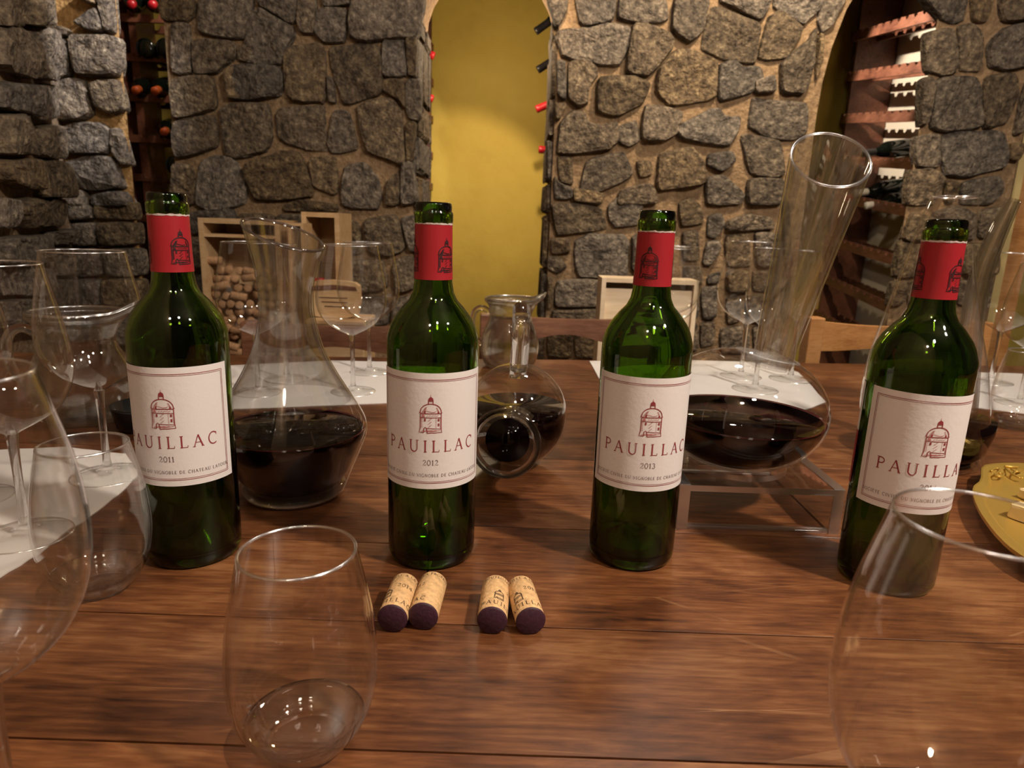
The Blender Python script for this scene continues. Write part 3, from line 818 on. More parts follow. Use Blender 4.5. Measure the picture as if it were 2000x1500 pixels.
def strokes_text(txt, h, spacing=0.12):
    """list of (polyline, width) with the line centred on x = 0, base at y = 0"""
    out = []; x = 0.0
    for ch in txt:
        acc = ch in 'ÉÈ'
        g = GLYPH['E' if acc else ch]
        for pl, wd in g[1]:
            out.append(([((x + a) * h, b * h) for a, b in pl], wd * h))
        if acc: out.append(([((x + .25) * h, 1.08 * h), ((x + .48) * h, 1.28 * h)], H_ * h))
        x += g[0] + spacing
    x = (x - spacing) * h
    return [([(a - x / 2, b) for a, b in pl], wd) for pl, wd in out]
def strokes_mesh(strokes, fmap, seg=0.004):
    vs, fs = [], []
    for pl, wd in strokes:
        q = [pl[0]]
        for a, b in zip(pl, pl[1:]):
            d = math.hypot(b[0] - a[0], b[1] - a[1]); n = max(1, int(d / seg))
            q += [(a[0] + (b[0] - a[0]) * k / n, a[1] + (b[1] - a[1]) * k / n) for k in range(1, n + 1)]
        q2 = [q[0]]
        for p in q[1:]:
            if math.hypot(p[0] - q2[-1][0], p[1] - q2[-1][1]) > 1e-6: q2.append(p)
        q = q2
        if len(q) < 2: continue
        base = len(vs)
        for i, p in enumerate(q):
            a, b = q[max(0, i - 1)], q[min(len(q) - 1, i + 1)]
            dx, dy = b[0] - a[0], b[1] - a[1]; l = math.hypot(dx, dy) or 1
            nx, ny = -dy / l * wd / 2, dx / l * wd / 2
            vs.append(fmap(p[0] + nx, p[1] + ny)); vs.append(fmap(p[0] - nx, p[1] - ny))
        for i in range(len(q) - 1):
            k = base + 2 * i; fs.append((k, k + 1, k + 3, k + 2))
    return vs, fs
def fill_mesh(polys, fmap):
    vs, fs = [], []
    for pl in polys:
        b = len(vs); vs += [fmap(x, y) for x, y in pl]; fs.append(tuple(range(b, b + len(pl))))
    return vs, fs
def cyl(R, ang):                                    # print wrapped on an upright cylinder facing angle ang
    return lambda x, y: (R * math.cos(ang + x / R), R * math.sin(ang + x / R), y)
def tower(h, z0, wl=0.022):
    """domed tower: (outline strokes, thin strokes, filled patches); h = height without the spike"""
    w = h * 0.31
    s, t, fl = [], [], []
    def P(x, y): return (x * w, z0 + y * h)
    def line(pts, k=1.0): s.append(([P(*p) for p in pts], wl * h * k))
    def thin(pts, k=0.5): t.append(([P(*p) for p in pts], wl * h * k))
    def rect(x0, x1, y0, y1): fl.append([P(x0, y0), P(x1, y0), P(x1, y1), P(x0, y1)])
    dome = [(math.cos(a), 0.545 + 0.265 * math.sin(a) ** 0.85 if math.sin(a) > 0 else 0.545) for a in [PI * k / 22 for k in range(23)]]
    line([(x * 0.93, y) for x, y in dome])
    line([(-1.02, .56), (-.9, .55), (-.92, .14), (-1.02, 0), (-.62, 0)]); line([(1.02, .56), (.92, .55), (.92, .14), (.98, 0), (-.3, -.02)])
    line([(-.9, .535), (.92, .535)]); line([(-.92, .42), (.92, .42)], .8); line([(-.35, .115), (.92, .10)], .8)
    line([(-.62, 0), (-.6, .12), (-.48, .15), (-.38, .12), (-.3, -.02)])
    line([(-.2, .80), (-.2, .90), (-.16, .96), (0, 1.0), (.16, .96), (.2, .90), (.2, .80)]); line([(-.2, .88), (.2, .88)], .7)
    thin([(0, 1.0), (0, 1.07)], .5)
    for k in range(7): thin([(-.8 + .01 * k, .45 + .012 * k), (-.5 - .02 * k, .45 + .012 * k)])
    for k in range(5): thin([(-.35 + .2 * k, .46 + .01 * (k % 2)), (-.2 + .22 * k, .49)])
    for k in range(9):
        y = .15 + .03 * k
        thin([(-.85, y), (-.72, y)]); thin([(-.25 + .1 * (k % 3), y), (-.1 + .1 * (k % 3), y + .004)], .4); thin([(.42, y), (.52, y)], .4); thin([(.8, y), (.9, y)])
    for k in range(10): thin([(-.86 + .09 * k, .02 + .015 * (k % 3)), (-.80 + .19 * k * .98, .05 + .012 * (k % 2))], .5)
    for k in range(5): thin([(-.82 + .07 * k, .57 + .03 * k), (-.45 + .03 * k, .58 + .035 * k)], .6); thin([(.80 - .05 * k, .57 + .03 * k), (.62 - .04 * k, .58 + .03 * k)], .6)
    thin([(-.5, .62), (-.2, .60), (.1, .575), (.4, .585), (.5, .61)], .6)
    rect(-.58, -.44, .32, .395); rect(.62, .76, .32, .395); rect(.62, .76, .18, .26); rect(-.58, -.46, .545, .61); rect(.6, .72, .545, .60)
    fl.append([P(-.2, .90), P(.2, .90), P(.16, .96), P(0, 1.0), P(-.16, .96)])
    return s, t, fl
# ------------------------------------------------------------------ the four bottles
OUT = [(0.0, 0.006), (0.028, 0.0015), (0.0335, 0.0), (0.0362, 0.002), (0.0375, 0.007), (0.0377, 0.014), (0.0377, 0.186), (0.0372, 0.194), (0.0345, 0.203),
       (0.0312, 0.2095), (0.025, 0.2178), (0.0195, 0.2238), (0.0166, 0.230), (0.0153, 0.238), (0.0147, 0.250), (0.0145, 0.284), (0.0151, 0.2846), (0.0153, 0.286),
       (0.0153, 0.2915), (0.0149, 0.2925), (0.0142, 0.2932), (0.0143, 0.2965), (0.0139, 0.299), (0.0128, 0.300), (0.0112, 0.2998)]
INN = [(0.0098, 0.298), (0.0095, 0.285), (0.0100, 0.245), (0.0120, 0.230), (0.0165, 0.2215), (0.0235, 0.2125), (0.0300, 0.2035), (0.0338, 0.194), (0.0348, 0.184),
       (0.0348, 0.014), (0.0335, 0.009), (0.028, 0.0095), (0.015, 0.021), (0.0, 0.026)]
BX = [(-.2705, .5313), (-.0664, .5443), (.1122, .5546), (.3273, .5271)]
LABROT = [-23.5, -2.0, 13.0, 30.0]; FOILROT = [28, 42, -14, -62]
BLAB = ['green wine bottle labelled 2011, between the left tumbler and the wide decanter', 'green wine bottle labelled 2012, standing behind the first two corks',
        'green wine bottle labelled 2013, left of the decanter on a clear stand', 'green wine bottle labelled 2014, behind the large glass at the right']
RL = 0.0381; HALF = math.radians(80.5)
def arc_sheet(R, ang, half, z0, z1, n=40, rc=0.0):
    vs, fs = [], []
    for k in range(n + 1):
        a = ang - half + 2 * half * k / n
        for z in (z0, z1): vs.append((R * math.cos(a), R * math.sin(a), z))
    for k in range(n): fs.append((2 * k, 2 * k + 2, 2 * k + 3, 2 * k + 1))
    return vs, fs
bo_v, bo_f = lathe(OUT + INN, 72)
for i, (X, Y) in enumerate(BX):
    t = thing('wine_bottle', BLAB[i], 'bottle', (X, Y, TZ), 0, 'four empty bottles in a row on the table')
    obj('glass_body', bo_v, bo_f, 'green_glass', t, True)
    view = math.atan2(-Y, -X)
    la = view + math.radians(LABROT[i])
    lab = obj('paper_label', *arc_sheet(RL, la, HALF, 0.0745, 0.1705), 'paper', t, True); lab['label'] = 'cream paper label with a red domed tower'
    m = cyl(RL + 0.00025, la)
    hw = RL * HALF
    bs = []
    for inset, wd in ((0.0052, 0.00042), (0.0064, 0.00028)):
        x, a, b = hw - inset, 0.0745 + inset, 0.1705 - inset
        bs += [([(-x, a), (x, a)], wd), ([(-x, b), (x, b)], wd), ([(-x, a), (-x, b)], wd), ([(x, a), (x, b)], wd)]
    obj('border_lines', *strokes_mesh(bs, m, 0.002), 'print_red', lab)
    s, th, fl = tower(0.0290, 0.1225)
    obj('tower_emblem', *join(strokes_mesh(s, m), fill_mesh(fl, m)), 'print_red', lab)
    obj('tower_shading', *strokes_mesh(th, m), 'print_red_light', lab)
    nm = [([(x, y + 0.1060) for x, y in pl], wd) for pl, wd in strokes_text('PAUILLAC', 0.0098, 0.31)]
    obj('name_lettering', *strokes_mesh(nm, m), 'print_red', lab)
    yr = [([(x, y + 0.0950) for x, y in pl], wd) for pl, wd in strokes_text('201%d' % (i + 1), 0.0048, 0.06)]
    obj('year_lettering', *strokes_mesh(yr, m), 'print_grey', lab)
    sm = [([(x * 1.0, y + 0.0850) for x, y in pl], wd * 1.15) for pl, wd in strokes_text('SOCIÉTÉ CIVILE DU VIGNOBLE DE CHATEAU LATOUR', 0.00255, 0.135)]
    obj('producer_lettering', *strokes_mesh(sm, m), 'print_grey', lab)
    # foil
    fp = [(0.0149, 0.2838), (0.01505, 0.270), (0.0152, 0.255), (0.0156, 0.2415), (0.0157, 0.2405)]
    foil = obj('neck_foil', *lathe(fp[::-1], 48), 'foil_red', t, True); foil['label'] = 'red foil sleeve with black tower prints'
    rim = [(0.0150, 0.2838 + 0.0006 * random.random()) for k in range(1)]
    ev = []; ef = []; n = 48
    for k in range(n):
        a = 2 * PI * k / n; z = 0.2838 + random.uniform(-0.0001, 0.0008)
        ev += [(0.01512 * math.cos(a), 0.01512 * math.sin(a), 0.2829 + random.uniform(-.0003, .0003)), (0.01518 * math.cos(a), 0.01518 * math.sin(a), z)]
    for k in range(n):
        a, b = 2 * k, 2 * ((k + 1) % n); ef.append((a, b, b + 1, a + 1))
    obj('torn_edge', ev, ef, 'foil_edge', foil)
    for j in range(3):
        fa = view + math.radians(FOILROT[i] + 120 * j)
        s, th, fl = tower(0.0245, 0.2470, 0.03)
        fm = lambda x, y, fa=fa: ((0.01528 + 0.0005 * (0.2838 - y) / 0.043) * math.cos(fa + x / 0.0153), (0.01528 + 0.0005 * (0.2838 - y) / 0.043) * math.sin(fa + x / 0.0153), y)
        obj('tower_print', *join(strokes_mesh(s, fm, 0.002), strokes_mesh(th, fm, 0.002), fill_mesh(fl, fm)), 'print_black', foil)
    if i == 3:                                          # back label edge and tax strip show on the left side
        ba = view + math.radians(-82)
        obj('back_label', *arc_sheet(RL, ba, math.radians(11), 0.128, 0.170, 8), 'paper', t, True)
        obj('back_label_band', *arc_sheet(RL, ba, math.radians(11), 0.082, 0.128, 8), 'foil_red', t, True)
        ta = view + math.radians(-88)
        sv, sf_ = [], []
        pr_ = [(0.01585, 0.278), (0.0160, 0.255), (0.0164, 0.241), (0.0172, 0.231), (0.0202, 0.2245)]
        for r_, z_ in pr_:
            for da in (-0.16, 0.16): sv.append((r_ * math.cos(ta + da), r_ * math.sin(ta + da), z_))
        for k in range(len(pr_) - 1): sf_.append((2 * k, 2 * k + 1, 2 * k + 3, 2 * k + 2))
        obj('tax_strip', sv, sf_, 'paper', t, True)
# ------------------------------------------------------------------ corks
CK = [((766, 1209), (791, 1143), 'ferred', 'leftmost cork, dated 2014, wine stained end towards the viewer', 0.35),
      ((826, 1205), (846, 1140), '', 'second cork from the left, leaning on the cork dated 2014', 1.6),
      ((961, 1213), (969, 1146), '', 'speckled cork, third from the left, casting a shadow to its left', -0.75),
      ((1037, 1214), (1015, 1146), '', 'rightmost cork, angled, with its stained end by the table seam', 0.3)]
CR, CLN = 0.0107, 0.046
for k, (a, b, _, lb, rollc) in enumerate(CK):
    p, q = onz(*a, CR), onz(*b, CR); d = (q - p); d.z = 0; d.normalize()
    t = thing('cork', lb, 'cork', (p.x, p.y, TZ + CR), 0, 'four pulled corks in front of the bottles')
    ex = d.cross(Vector((0, 0, 1)))               # local z = along cork away from viewer, local -y = up
    mat = Matrix((( ex.x, -0, d.x), (ex.y, 0, d.y), (0, -1, 0))).to_3x3()
    ey = d.cross(ex)
    mat = Matrix(((ex.x, ey.x, d.x), (ex.y, ey.y, d.y), (ex.z, ey.z, d.z)))
    t.rotation_euler = mat.to_euler()
    c = 0.0008
    obj('cork_body', *lathe([(0.0, 0.0004), (CR - c, 0.0004), (CR, c), (CR, CLN - c), (CR - c, CLN), (0, CLN)], 40), 'cork', t, True)
    obj('stained_end', *lathe([(CR - 0.0001, 0.0016), (CR + 0.00012, 0.0012), (CR + 0.0001, c * .8), (CR - c, -0.0002), (0, -0.0002)][::-1], 40), 'cork_stain', t, True)
    up_ang = math.atan2(ey.dot(Vector((0, 0, 1))) , 0) if False else (math.pi / 2 if ey.z > 0 else -math.pi / 2)
    sgn = 1 if ey.z > 0 else -1
    m = (lambda x, y, A=up_ang, r=rollc, sg=sgn: ((CR + 0.0002) * math.cos(A - sg * x / CR + sg * r), (CR + 0.0002) * math.sin(A - sg * x / CR + sg * r), y))
    st = []
    def put(txt, h, x, y, sp=0.12):
        global st
        st += [([(a_ + x, b_ + y) for a_, b_ in pl], wd) for pl, wd in strokes_text(txt, h, sp)]
    yr = '2014' if k == 0 else '201%d' % {1: 2, 2: 1, 3: 3}[k]
    put('PAUILLAC', 0.0046, 0.0, 0.0055, 0.25); put(yr, 0.0042, 0.008, 0.026); put('MIS EN BOUTEILLE A LA PROPRIÉTÉ', 0.0028, 0.002, 0.0405, 0.12)
    s, th, fl = tower(0.012, 0.013, 0.05)
    st += [([(x - 0.004, y) for x, y in pl], wd) for pl, wd in s]
    obj('lettering', *strokes_mesh(st, m, 0.001), 'print_cork', t)
# ------------------------------------------------------------------ the table
tb = thing('dining_table', 'long dark wooden dining table of wide scratched planks', 'table', (0, 0, TZ))
def plank(x0, x1, y0, y1, y1b=None):
    """plank with chamfered top edges; y1b = far edge at x1 where it is not parallel"""
    g = 0.0008; y1b = y1 if y1b is None else y1b; ch = 0.00012
    lo = [(x0, y0 + g), (x1, y0 + g), (x1, y1b - g), (x0, y1 - g)]
    top = [(x0 + .0, y0 + g + ch), (x1, y0 + g + ch), (x1, y1b - g - ch), (x0, y1 - g - ch)]
    v = [(x, y, -0.045) for x, y in lo] + [(x, y, -ch) for x, y in lo] + [(x, y, 0) for x, y in top]
    f = [(3, 2, 1, 0), (8, 9, 10, 11)]
    for b in (0, 4):
        f += [(b + i, b + (i + 1) % 4, b + 4 + (i + 1) % 4, b + 4 + i) for i in range(4)]
    return obj('plank', v, f, 'table_wood', tb)
XL, XRT = -1.75, 1.95
ROWS = [-0.52, -0.30, -0.08, 0.12, 0.312, 0.4335]
for a, b in zip(ROWS, ROWS[1:]): plank(XL, XRT, a, b)
plank(XL, -0.066, 0.4335, 0.556); plank(XL, -0.066, 0.556, 0.788)
plank(-0.0645, XRT, 0.4335, 0.598); plank(-0.0645, XRT, 0.598, 0.796)
plank(XL, -0.066, 0.788, 1.086); plank(-0.0645, XRT, 0.796, 1.086)
plank(XL, XRT, 1.086, 1.24, 1.64)
obj('under_fill', *box(XL + 0.1, XRT - 0.1, -0.42, 1.20, -0.12, -0.048), 'dark_wood', tb)  # solid dark fill added under the planks so no light shows through seams
for x in (XL + 0.15, XRT - 0.15):
    for y in (-0.38, 1.1):
        obj('leg', *box(x - 0.045, x + 0.045, y - 0.045, y + 0.045, -TZ, -0.12, 0.006), 'dark_wood', tb)
# ------------------------------------------------------------------ paper mats
def sheet(pix, label, z=0.0012):
    pts = [onz(u, v) for u, v in pix]
    cx = sum(p.x for p in pts) / len(pts); cy = sum(p.y for p in pts) / len(pts)
    pl = []
    for a, b in zip(pts, pts[1:] + pts[:1]):
        for k in range(4):
            q = a + (b - a) * k / 4; pl.append((q.x - cx + random.uniform(-.0012, .0012), q.y - cy + random.uniform(-.0012, .0012)))
    o = obj('paper_mat', *prism(pl, 'z', 0.0, z), 'mat_paper', None, loc=(cx, cy, TZ + 0.0002))
    tag(o, label, 'placemat', 'white tasting mats')
sheet([(-260, 905), (-80, 886), (0, 880), (130, 875), (245, 888), (272, 925), (236, 965), (175, 1012), (130, 1040), (78, 1082), (0, 1130), (-160, 1220)], 'white paper mat under the wine glasses at the left end')
sheet([(430, 716), (650, 705), (760, 708), (880, 712), (880, 788), (760, 788), (440, 800)], 'white paper mat behind the wide decanter and the 2012 bottle')
sheet([(1151, 706), (1300, 703), (1480, 708), (1560, 728), (1612, 786), (1560, 806), (1380, 800), (1190, 775)], 'white paper mat behind the decanter on the clear stand')
sheet([(1905, 728), (2000, 731), (2180, 738), (2200, 830), (1995, 808), (1905, 797)], 'white paper mat at the right end under a stemmed glass')
# ------------------------------------------------------------------ glassware
def glass_parts(kind, k=1.0, drop=0.0):
    """profiles for the bowl walls (outer up, inner down), stem and foot"""
    if kind == 'balloon':
        o = [(0.0052, 0.098), (0.012, 0.1015), (0.025, 0.108), (0.040, 0.1185), (0.0515, 0.134), (0.0565, 0.152), (0.0560, 0.172), (0.0525, 0.195), (0.0475, 0.222), (0.0435, 0.244)]
    elif kind == 'round':
        o = [(0.0052, 0.098), (0.011, 0.1015), (0.023, 0.108), (0.037, 0.1180), (0.0470, 0.133), (0.0515, 0.151), (0.0510, 0.172), (0.0475, 0.196), (0.0425, 0.222), (0.0385, 0.244)]
    elif kind == 'tall':
        o = [(0.0052, 0.098), (0.012, 0.1015), (0.0235, 0.109), (0.0355, 0.121), (0.0440, 0.138), (0.0480, 0.158), (0.0478, 0.180), (0.0450, 0.203), (0.0398, 0.226), (0.0345, 0.247)]
    elif kind == 'slim':
        o = [(0.0045, 0.108), (0.009, 0.1115), (0.018, 0.119), (0.0260, 0.131), (0.0305, 0.148), (0.0318, 0.168), (0.0305, 0.192), (0.0280, 0.215), (0.0258, 0.232)]
    o = [(r * k, z * k - drop) for r, z in o]
    so = smooth_prof(o, 4)
    th = 0.0009
    inn = [(max(r - th, 0), z + (0.0035 * k if j < 6 else 0)) for j, (r, z) in enumerate(so)]
    bowl = [(0, so[0][1])] + so if kind != 'tall' else so + [(so[-1][0] - th * .5, so[-1][1] + 0.0005)] + inn[::-1] + [(0, inn[0][1])]
    zb = o[0][1]
    stem = [(0.0055 * k, zb + 0.001), (0.0052 * k, zb - 0.002), (0.0042 * k, zb - 0.012), (0.0036 * k, zb * .6), (0.0037 * k, zb * .3), (0.0046 * k, zb * .14), (0.0075 * k, 0.0075)]
    foot = [(0.0, 0.0006), (0.033 * k, 0.0004), (0.0368 * k, 0.0008), (0.0375 * k, 0.0016), (0.0365 * k, 0.0024), (0.022 * k, 0.0036), (0.011 * k, 0.0056), (0.0075 * k, 0.0078)]
    return bowl, smooth_prof(stem, 3)[::-1], foot
def wine_glass(kind, X, Y, label, k=1.0, rz=0.0, z=TZ, drop=0.0):
    t = thing('wine_glass', label, 'wine glass', (X, Y, z), rz, 'empty stemmed wine glasses on the table')
    b, s, f = glass_parts(kind, k, drop)
    obj('bowl', *lathe(b, 56), 'glass_wall', t, True)
    obj('rim', *lathe(rim_ring(kind, k, drop), 56), 'rim_glass', t, True)
    obj('stem', *lathe(s, 20), 'glass_solid', t, True)
    ft = obj('foot', *lathe(f, 44), 'glass_wall', t, True)
    obj('foot_edge', *lathe([(0.0366 * k + 0.0009 * math.cos(a), 0.0016 + 0.0009 * math.sin(a)) for a in [2 * PI * j / 8 for j in range(9)]], 44), 'rim_glass', ft, True)  # pale ring standing in for the highlight along the foot
    return t
def rim_ring(kind, k, drop=0.0):
    R, Z = {'balloon': (0.0431, 0.244), 'round': (0.0381, 0.244), 'tall': (0.0341, 0.247), 'slim': (0.0254, 0.232)}[kind]
    R *= k; Z = Z * k - drop; q = 0.0007
    return [(R + q * math.cos(a), Z + q * math.sin(a)) for a in [2 * PI * j / 8 for j in range(9)]]
def base_xy(u, v, z=0.0):
    p = onz(u, v, z); return p.x, p.y
wine_glass('round', *base_xy(212, 930), 'wine glass in front of the left water jug, its foot on the paper mat')
wine_glass('round', *base_xy(52, 1048), 'wine glass at the left edge with its whole stem standing on the mat', 0.985)
wine_glass('round', *base_xy(-55, 975), 'wine glass partly cut off at the left edge, behind the stemmed one', 0.97)
wine_glass('tall', *base_xy(-22, 1330, 0.088), 'largest nearest wine glass cut off at the left edge', 0.90)
px = onz(1930, 1020, 0.185)
wine_glass('tall', px.x, px.y, 'large near wine glass at the lower right corner, in front of the 2014 bottle', 0.90, drop=0.037)
wine_glass('balloon', *base_xy(690, 766), 'round wine glass right of the wide decanter, nearer of the overlapping pair')
wine_glass('balloon', *base_xy(722, 728), 'round wine glass right of the wide decanter, farther of the overlapping pair')
wine_glass('balloon', *base_xy(505, 768), 'round wine glass seen half behind the left side of the wide decanter')
wine_glass('slim', *base_xy(560, 742), 'slim wine glass seen through the neck of the wide decanter', 1.03)
wine_glass('balloon', *base_xy(1290, 735), 'round wine glass just right behind the 2013 bottle, nearer one', 1.03)
wine_glass('balloon', *base_xy(1304, 702), 'round wine glass just right behind the 2013 bottle, farther one', 1.03)
wine_glass('balloon', *base_xy(1446, 736), 'round wine glass left of the tilted decanter neck', 1.10)
wine_glass('slim', *base_xy(1474, 762), 'slim wine glass seen behind the lower left of the tilted decanter neck', 1.12)
wine_glass('slim', *base_xy(1543, 742), 'slim wine glass seen through the tilted decanter neck', 1.10)
wine_glass('round', *base_xy(1934, 747), 'wine glass on the mat at the right end, its stem behind a tumbler', 1.08)
wine_glass('round', *base_xy(1990, 790), 'wine glass cut off at the right edge above the tumbler', 1.02)
def tumbler(X, Y, label, k=1.0):
    t = thing('stemless_glass', label, 'tumbler', (X, Y, TZ), 0, 'empty stemless glasses on the table')
    o = [(0.0215, 0.0016), (0.0252, 0.0045), (0.0315, 0.0135), (0.0368, 0.0260), (0.0396, 0.0420), (0.0397, 0.0580), (0.0376, 0.0790), (0.0338, 0.0990), (0.0300, 0.1165)]
    o = [(r * k, z * k) for r, z in o]; so = smooth_prof(o, 5); th = 0.0012
    inn = [(max(r - th - 0.0012 * max(0, 1 - z / 0.03), 0.001), z + 0.0045 * max(0, 1 - z / 0.03)) for r, z in so]
    obj('wall', *lathe(so + [(so[-1][0] - th * .5, so[-1][1] + 0.0006)] + inn[::-1], 64), 'glass_wall', t, True)
    b = [(0.0, 0.0022), (0.014 * k, 0.0012), (0.0195 * k, 0.0003), (0.0222 * k, 0.0010)] + [(so[j][0] * 0.999, so[j][1]) for j in (0, 3, 6, 9, 11)]
    bi = [(inn[11][0] - .001, inn[11][1] - 0.002), (inn[7][0] - .002, inn[7][1] - .001), (0.020 * k, 0.0070), (0.012 * k, 0.0058), (0.0, 0.0054)]
    obj('base', *lathe(b + bi, 64), 'glass_thick', t, True)
    R, Z = so[-1]; q = 0.0009
    obj('rim', *lathe([(R - 0.0006 + q * math.cos(a), Z + q * math.sin(a)) for a in [2 * PI * j / 8 for j in range(9)]], 64), 'rim_glass', t, True)
    return t
tumbler(*base_xy(598, 1448), 'stemless glass at the front centre, left of the corks')
tumbler(*base_xy(196, 1146), 'stemless glass at the left, overlapping the 2011 bottle')
tumbler(*base_xy(1985, 835), 'far stemless glass at the right edge behind the gold plate', 1.05)
# ------------------------------------------------------------------ water jugs
def jug(X, Y, label, rz, k=1.0, handle=True):
    t = thing('water_jug', label, 'jug', (X, Y, TZ), rz, 'glass water jugs')
    o = [(0.045, 0.001), (0.052, 0.004), (0.060, 0.018), (0.0640, 0.040), (0.0630, 0.060), (0.0560, 0.084), (0.0480, 0.102), (0.0460, 0.115), (0.0475, 0.130), (0.0510, 0.138), (0.0560, 0.143), (0.0575, 0.147), (0.0560, 0.151)]
    o = [(r * k, z * k) for r, z in o]; so = smooth_prof(o, 4)
    inn = [(r - 0.0024, z + 0.004 * max(0, 1 - z / 0.03)) for r, z in so]
    v, f = lathe(so + inn[::-1], 56)
    def spout(q):
        x, y, z = q; a = math.atan2(y, x); r = math.hypot(x, y)
        wgt = max(0, 1 - abs(a) / 0.55) ** 1.5 * max(0, (z / k - 0.120) / 0.03)
        return (x + 0.020 * k * wgt * math.cos(a), y + 0.020 * k * wgt * math.sin(a), z + 0.012 * k * wgt)
    obj('jug_wall', [spout(q) for q in v], f, 'jug_glass', t, True)
    R_, Z_ = so[-1]; v, f = lathe([(R_ - .001 + 0.0022 * math.cos(a), Z_ + 0.0022 * math.sin(a)) for a in [2 * PI * j / 8 for j in range(9)]] + [(R_ - 0.006, Z_ - 0.012 * k), (R_ - 0.005, Z_ - 0.011 * k)], 56)
    obj('rim', [spout(q) for q in v], f, 'rim_glass', t, True)
    wp = [(max(r - 0.0028, 0), z + 0.0045 * max(0, 1 - z / .03)) for r, z in so if z < 0.114 * k]
    obj('water', *lathe([(0, wp[0][1])] + wp + [(0, wp[-1][1])], 48), 'water', t, True)
    pth = catmull3([(-0.047 * k, 0, 0.122 * k), (-0.064 * k, 0, 0.130 * k), (-0.079 * k, 0, 0.120 * k), (-0.083 * k, 0, 0.095 * k), (-0.078 * k, 0, 0.068 * k), (-0.062 * k, 0, 0.050 * k)], 6)
    obj('handle', *tube(pth, 0.0062 * k, 14), 'glass_solid', t, True)
    return t
jug(*base_xy(994, 716), 'glass water jug with a handle behind the glass duck decanter', math.radians(8), 0.93)
jug(*base_xy(170, 818), 'glass water jug with a spout behind the wine glass at the left', math.radians(18), 1.0)
# ------------------------------------------------------------------ wide decanter (slanted rim)
def slant(vs, z0, z1, gx, gy):
    out = []
    for x, y, z in vs:
        s = min(1, max(0, (z - z0) / (z1 - z0))); s = s * s * (3 - 2 * s)
        out.append((x, y, z + s * (gx * x + gy * y)))
    return out
X, Y = base_xy(576, 962)
t = thing('wide_decanter', 'wide based glass decanter with a slanted rim, half full of red wine', 'decanter', (X, Y, TZ), 0)
o = [(0.047, 0.001), (0.052, 0.006), (0.062, 0.030), (0.0735, 0.058), (0.0765, 0.071), (0.0735, 0.084), (0.060, 0.108), (0.046, 0.132), (0.034, 0.158), (0.0275, 0.186), (0.0262, 0.205), (0.0285, 0.230), (0.0340, 0.252), (0.0385, 0.268)]
so = smooth_prof(o, 5); inn = [(r - 0.0022, z + 0.010 * max(0, 1 - z / 0.03)) for r, z in so]
kk = [i for i, q_ in enumerate(so) if q_[1] > 0.098][0]
obj('decanter_wall', *lathe(so[:kk + 1], 72), 'glass_wall', t, True)
v, f = lathe(so[kk:] + [(so[-1][0] - .0011, so[-1][1] + .0012)] + inn[kk:][::-1], 72)
obj('neck', slant(v, 0.20, 0.268, -0.34, 0.16), f, 'neck_glass', t, True)
v, f = lathe([(so[-1][0] - .0011 + 0.0016 * math.cos(a), so[-1][1] + 0.0016 * math.sin(a)) for a in [2 * PI * j / 8 for j in range(9)]], 72)
obj('rim', slant(v, 0.20, 0.2681, -0.34, 0.16), f, 'smoky_glass', t, True)
obj('base', *lathe([(0, 0.0012), (0.040, 0.0004), (0.047, 0.001), (0.0505, 0.005), (0.053, 0.0095), (0.048, 0.0105), (0.0, 0.0100)], 64), 'glass_solid', t, True)
wp = [(r - 0.003, z + 0.012 * max(0, 1 - z / 0.03)) for r, z in so if z < 0.0725]
obj('wine', *lathe([(0, wp[0][1])] + wp + [(wp[-1][0] - .0006, wp[-1][1] + .0002), (0, wp[-1][1] + .0002)], 72), 'wine', t, True)
obj('wine_meniscus', *lathe([(wp[-1][0] - .0004, wp[-1][1] - .0002), (wp[-1][0] + .0006, wp[-1][1] + .0012), (wp[-1][0] - .0016, wp[-1][1] + .0004)], 72), 'wine_edge', t, True)
# ------------------------------------------------------------------ round decanter on an acrylic stand
t = thing('decanter_stand', 'clear acrylic stand under the round decanter', 'stand', (0.246, 0.688, TZ), 0)
a, hgt, th = 0.080, 0.046, 0.0105
for sx in (-1, 1):
    x0, x1 = sorted((sx * a, sx * (a - th)))
    sp_ = obj('side_panel', *box(x0, x1, -a, a, 0.0, hgt, 0.0006), 'acrylic', t)
    obj('gleam_strip', *box(x0, x1, -a - 0.0012, -a - 0.0001, 0.0, hgt), 'edge_gleam', sp_)  # thin strips laid on the panel edges to carry their bright refraction
    obj('gleam_strip', *box(x0, x1, -a, a, hgt + 0.0001, hgt + 0.0008), 'edge_gleam', sp_)
obj('top_plate', *prism([(-a + th + .0004, -a), (a - th - .0004, -a), (a - th - .0004, a), (-a + th + .0004, a)], 'z', hgt - 0.006, hgt), 'acrylic', t) if False else None
# ring-cut top plate
ring_o = [(-a + th + .0005, -a), (a - th - .0005, -a), (a - th - .0005, a), (-a + th + .0005, a)]
n = 40; vs, fs = [], []
def sq(ang):
    c_, s_ = math.cos(ang), math.sin(ang); hx, hy = a - th - .0005, a
    q_ = min(hx / abs(c_) if abs(c_) > 1e-6 else 9, hy / abs(s_) if abs(s_) > 1e-6 else 9); return c_ * q_, s_ * q_
for z_ in (hgt - 0.006, hgt):
    for k in range(n):
        ang = 2 * PI * k / n + 0.001; x_, y_ = sq(ang); vs.append((x_, y_, z_))
    for k in range(n):
        ang = 2 * PI * k / n + 0.001; vs.append((0.052 * math.cos(ang), 0.052 * math.sin(ang), z_))
for k in range(n):
    k2 = (k + 1) % n
    fs += [(k, n + k, n + k2, k2), (2 * n + k, 2 * n + k2, 3 * n + k2, 3 * n + k), (k, k2, 2 * n + k2, 2 * n + k), (n + k, 3 * n + k, 3 * n + k2, n + k2)]
tp_ = obj('top_plate', vs, fs, 'glass_wall', t)
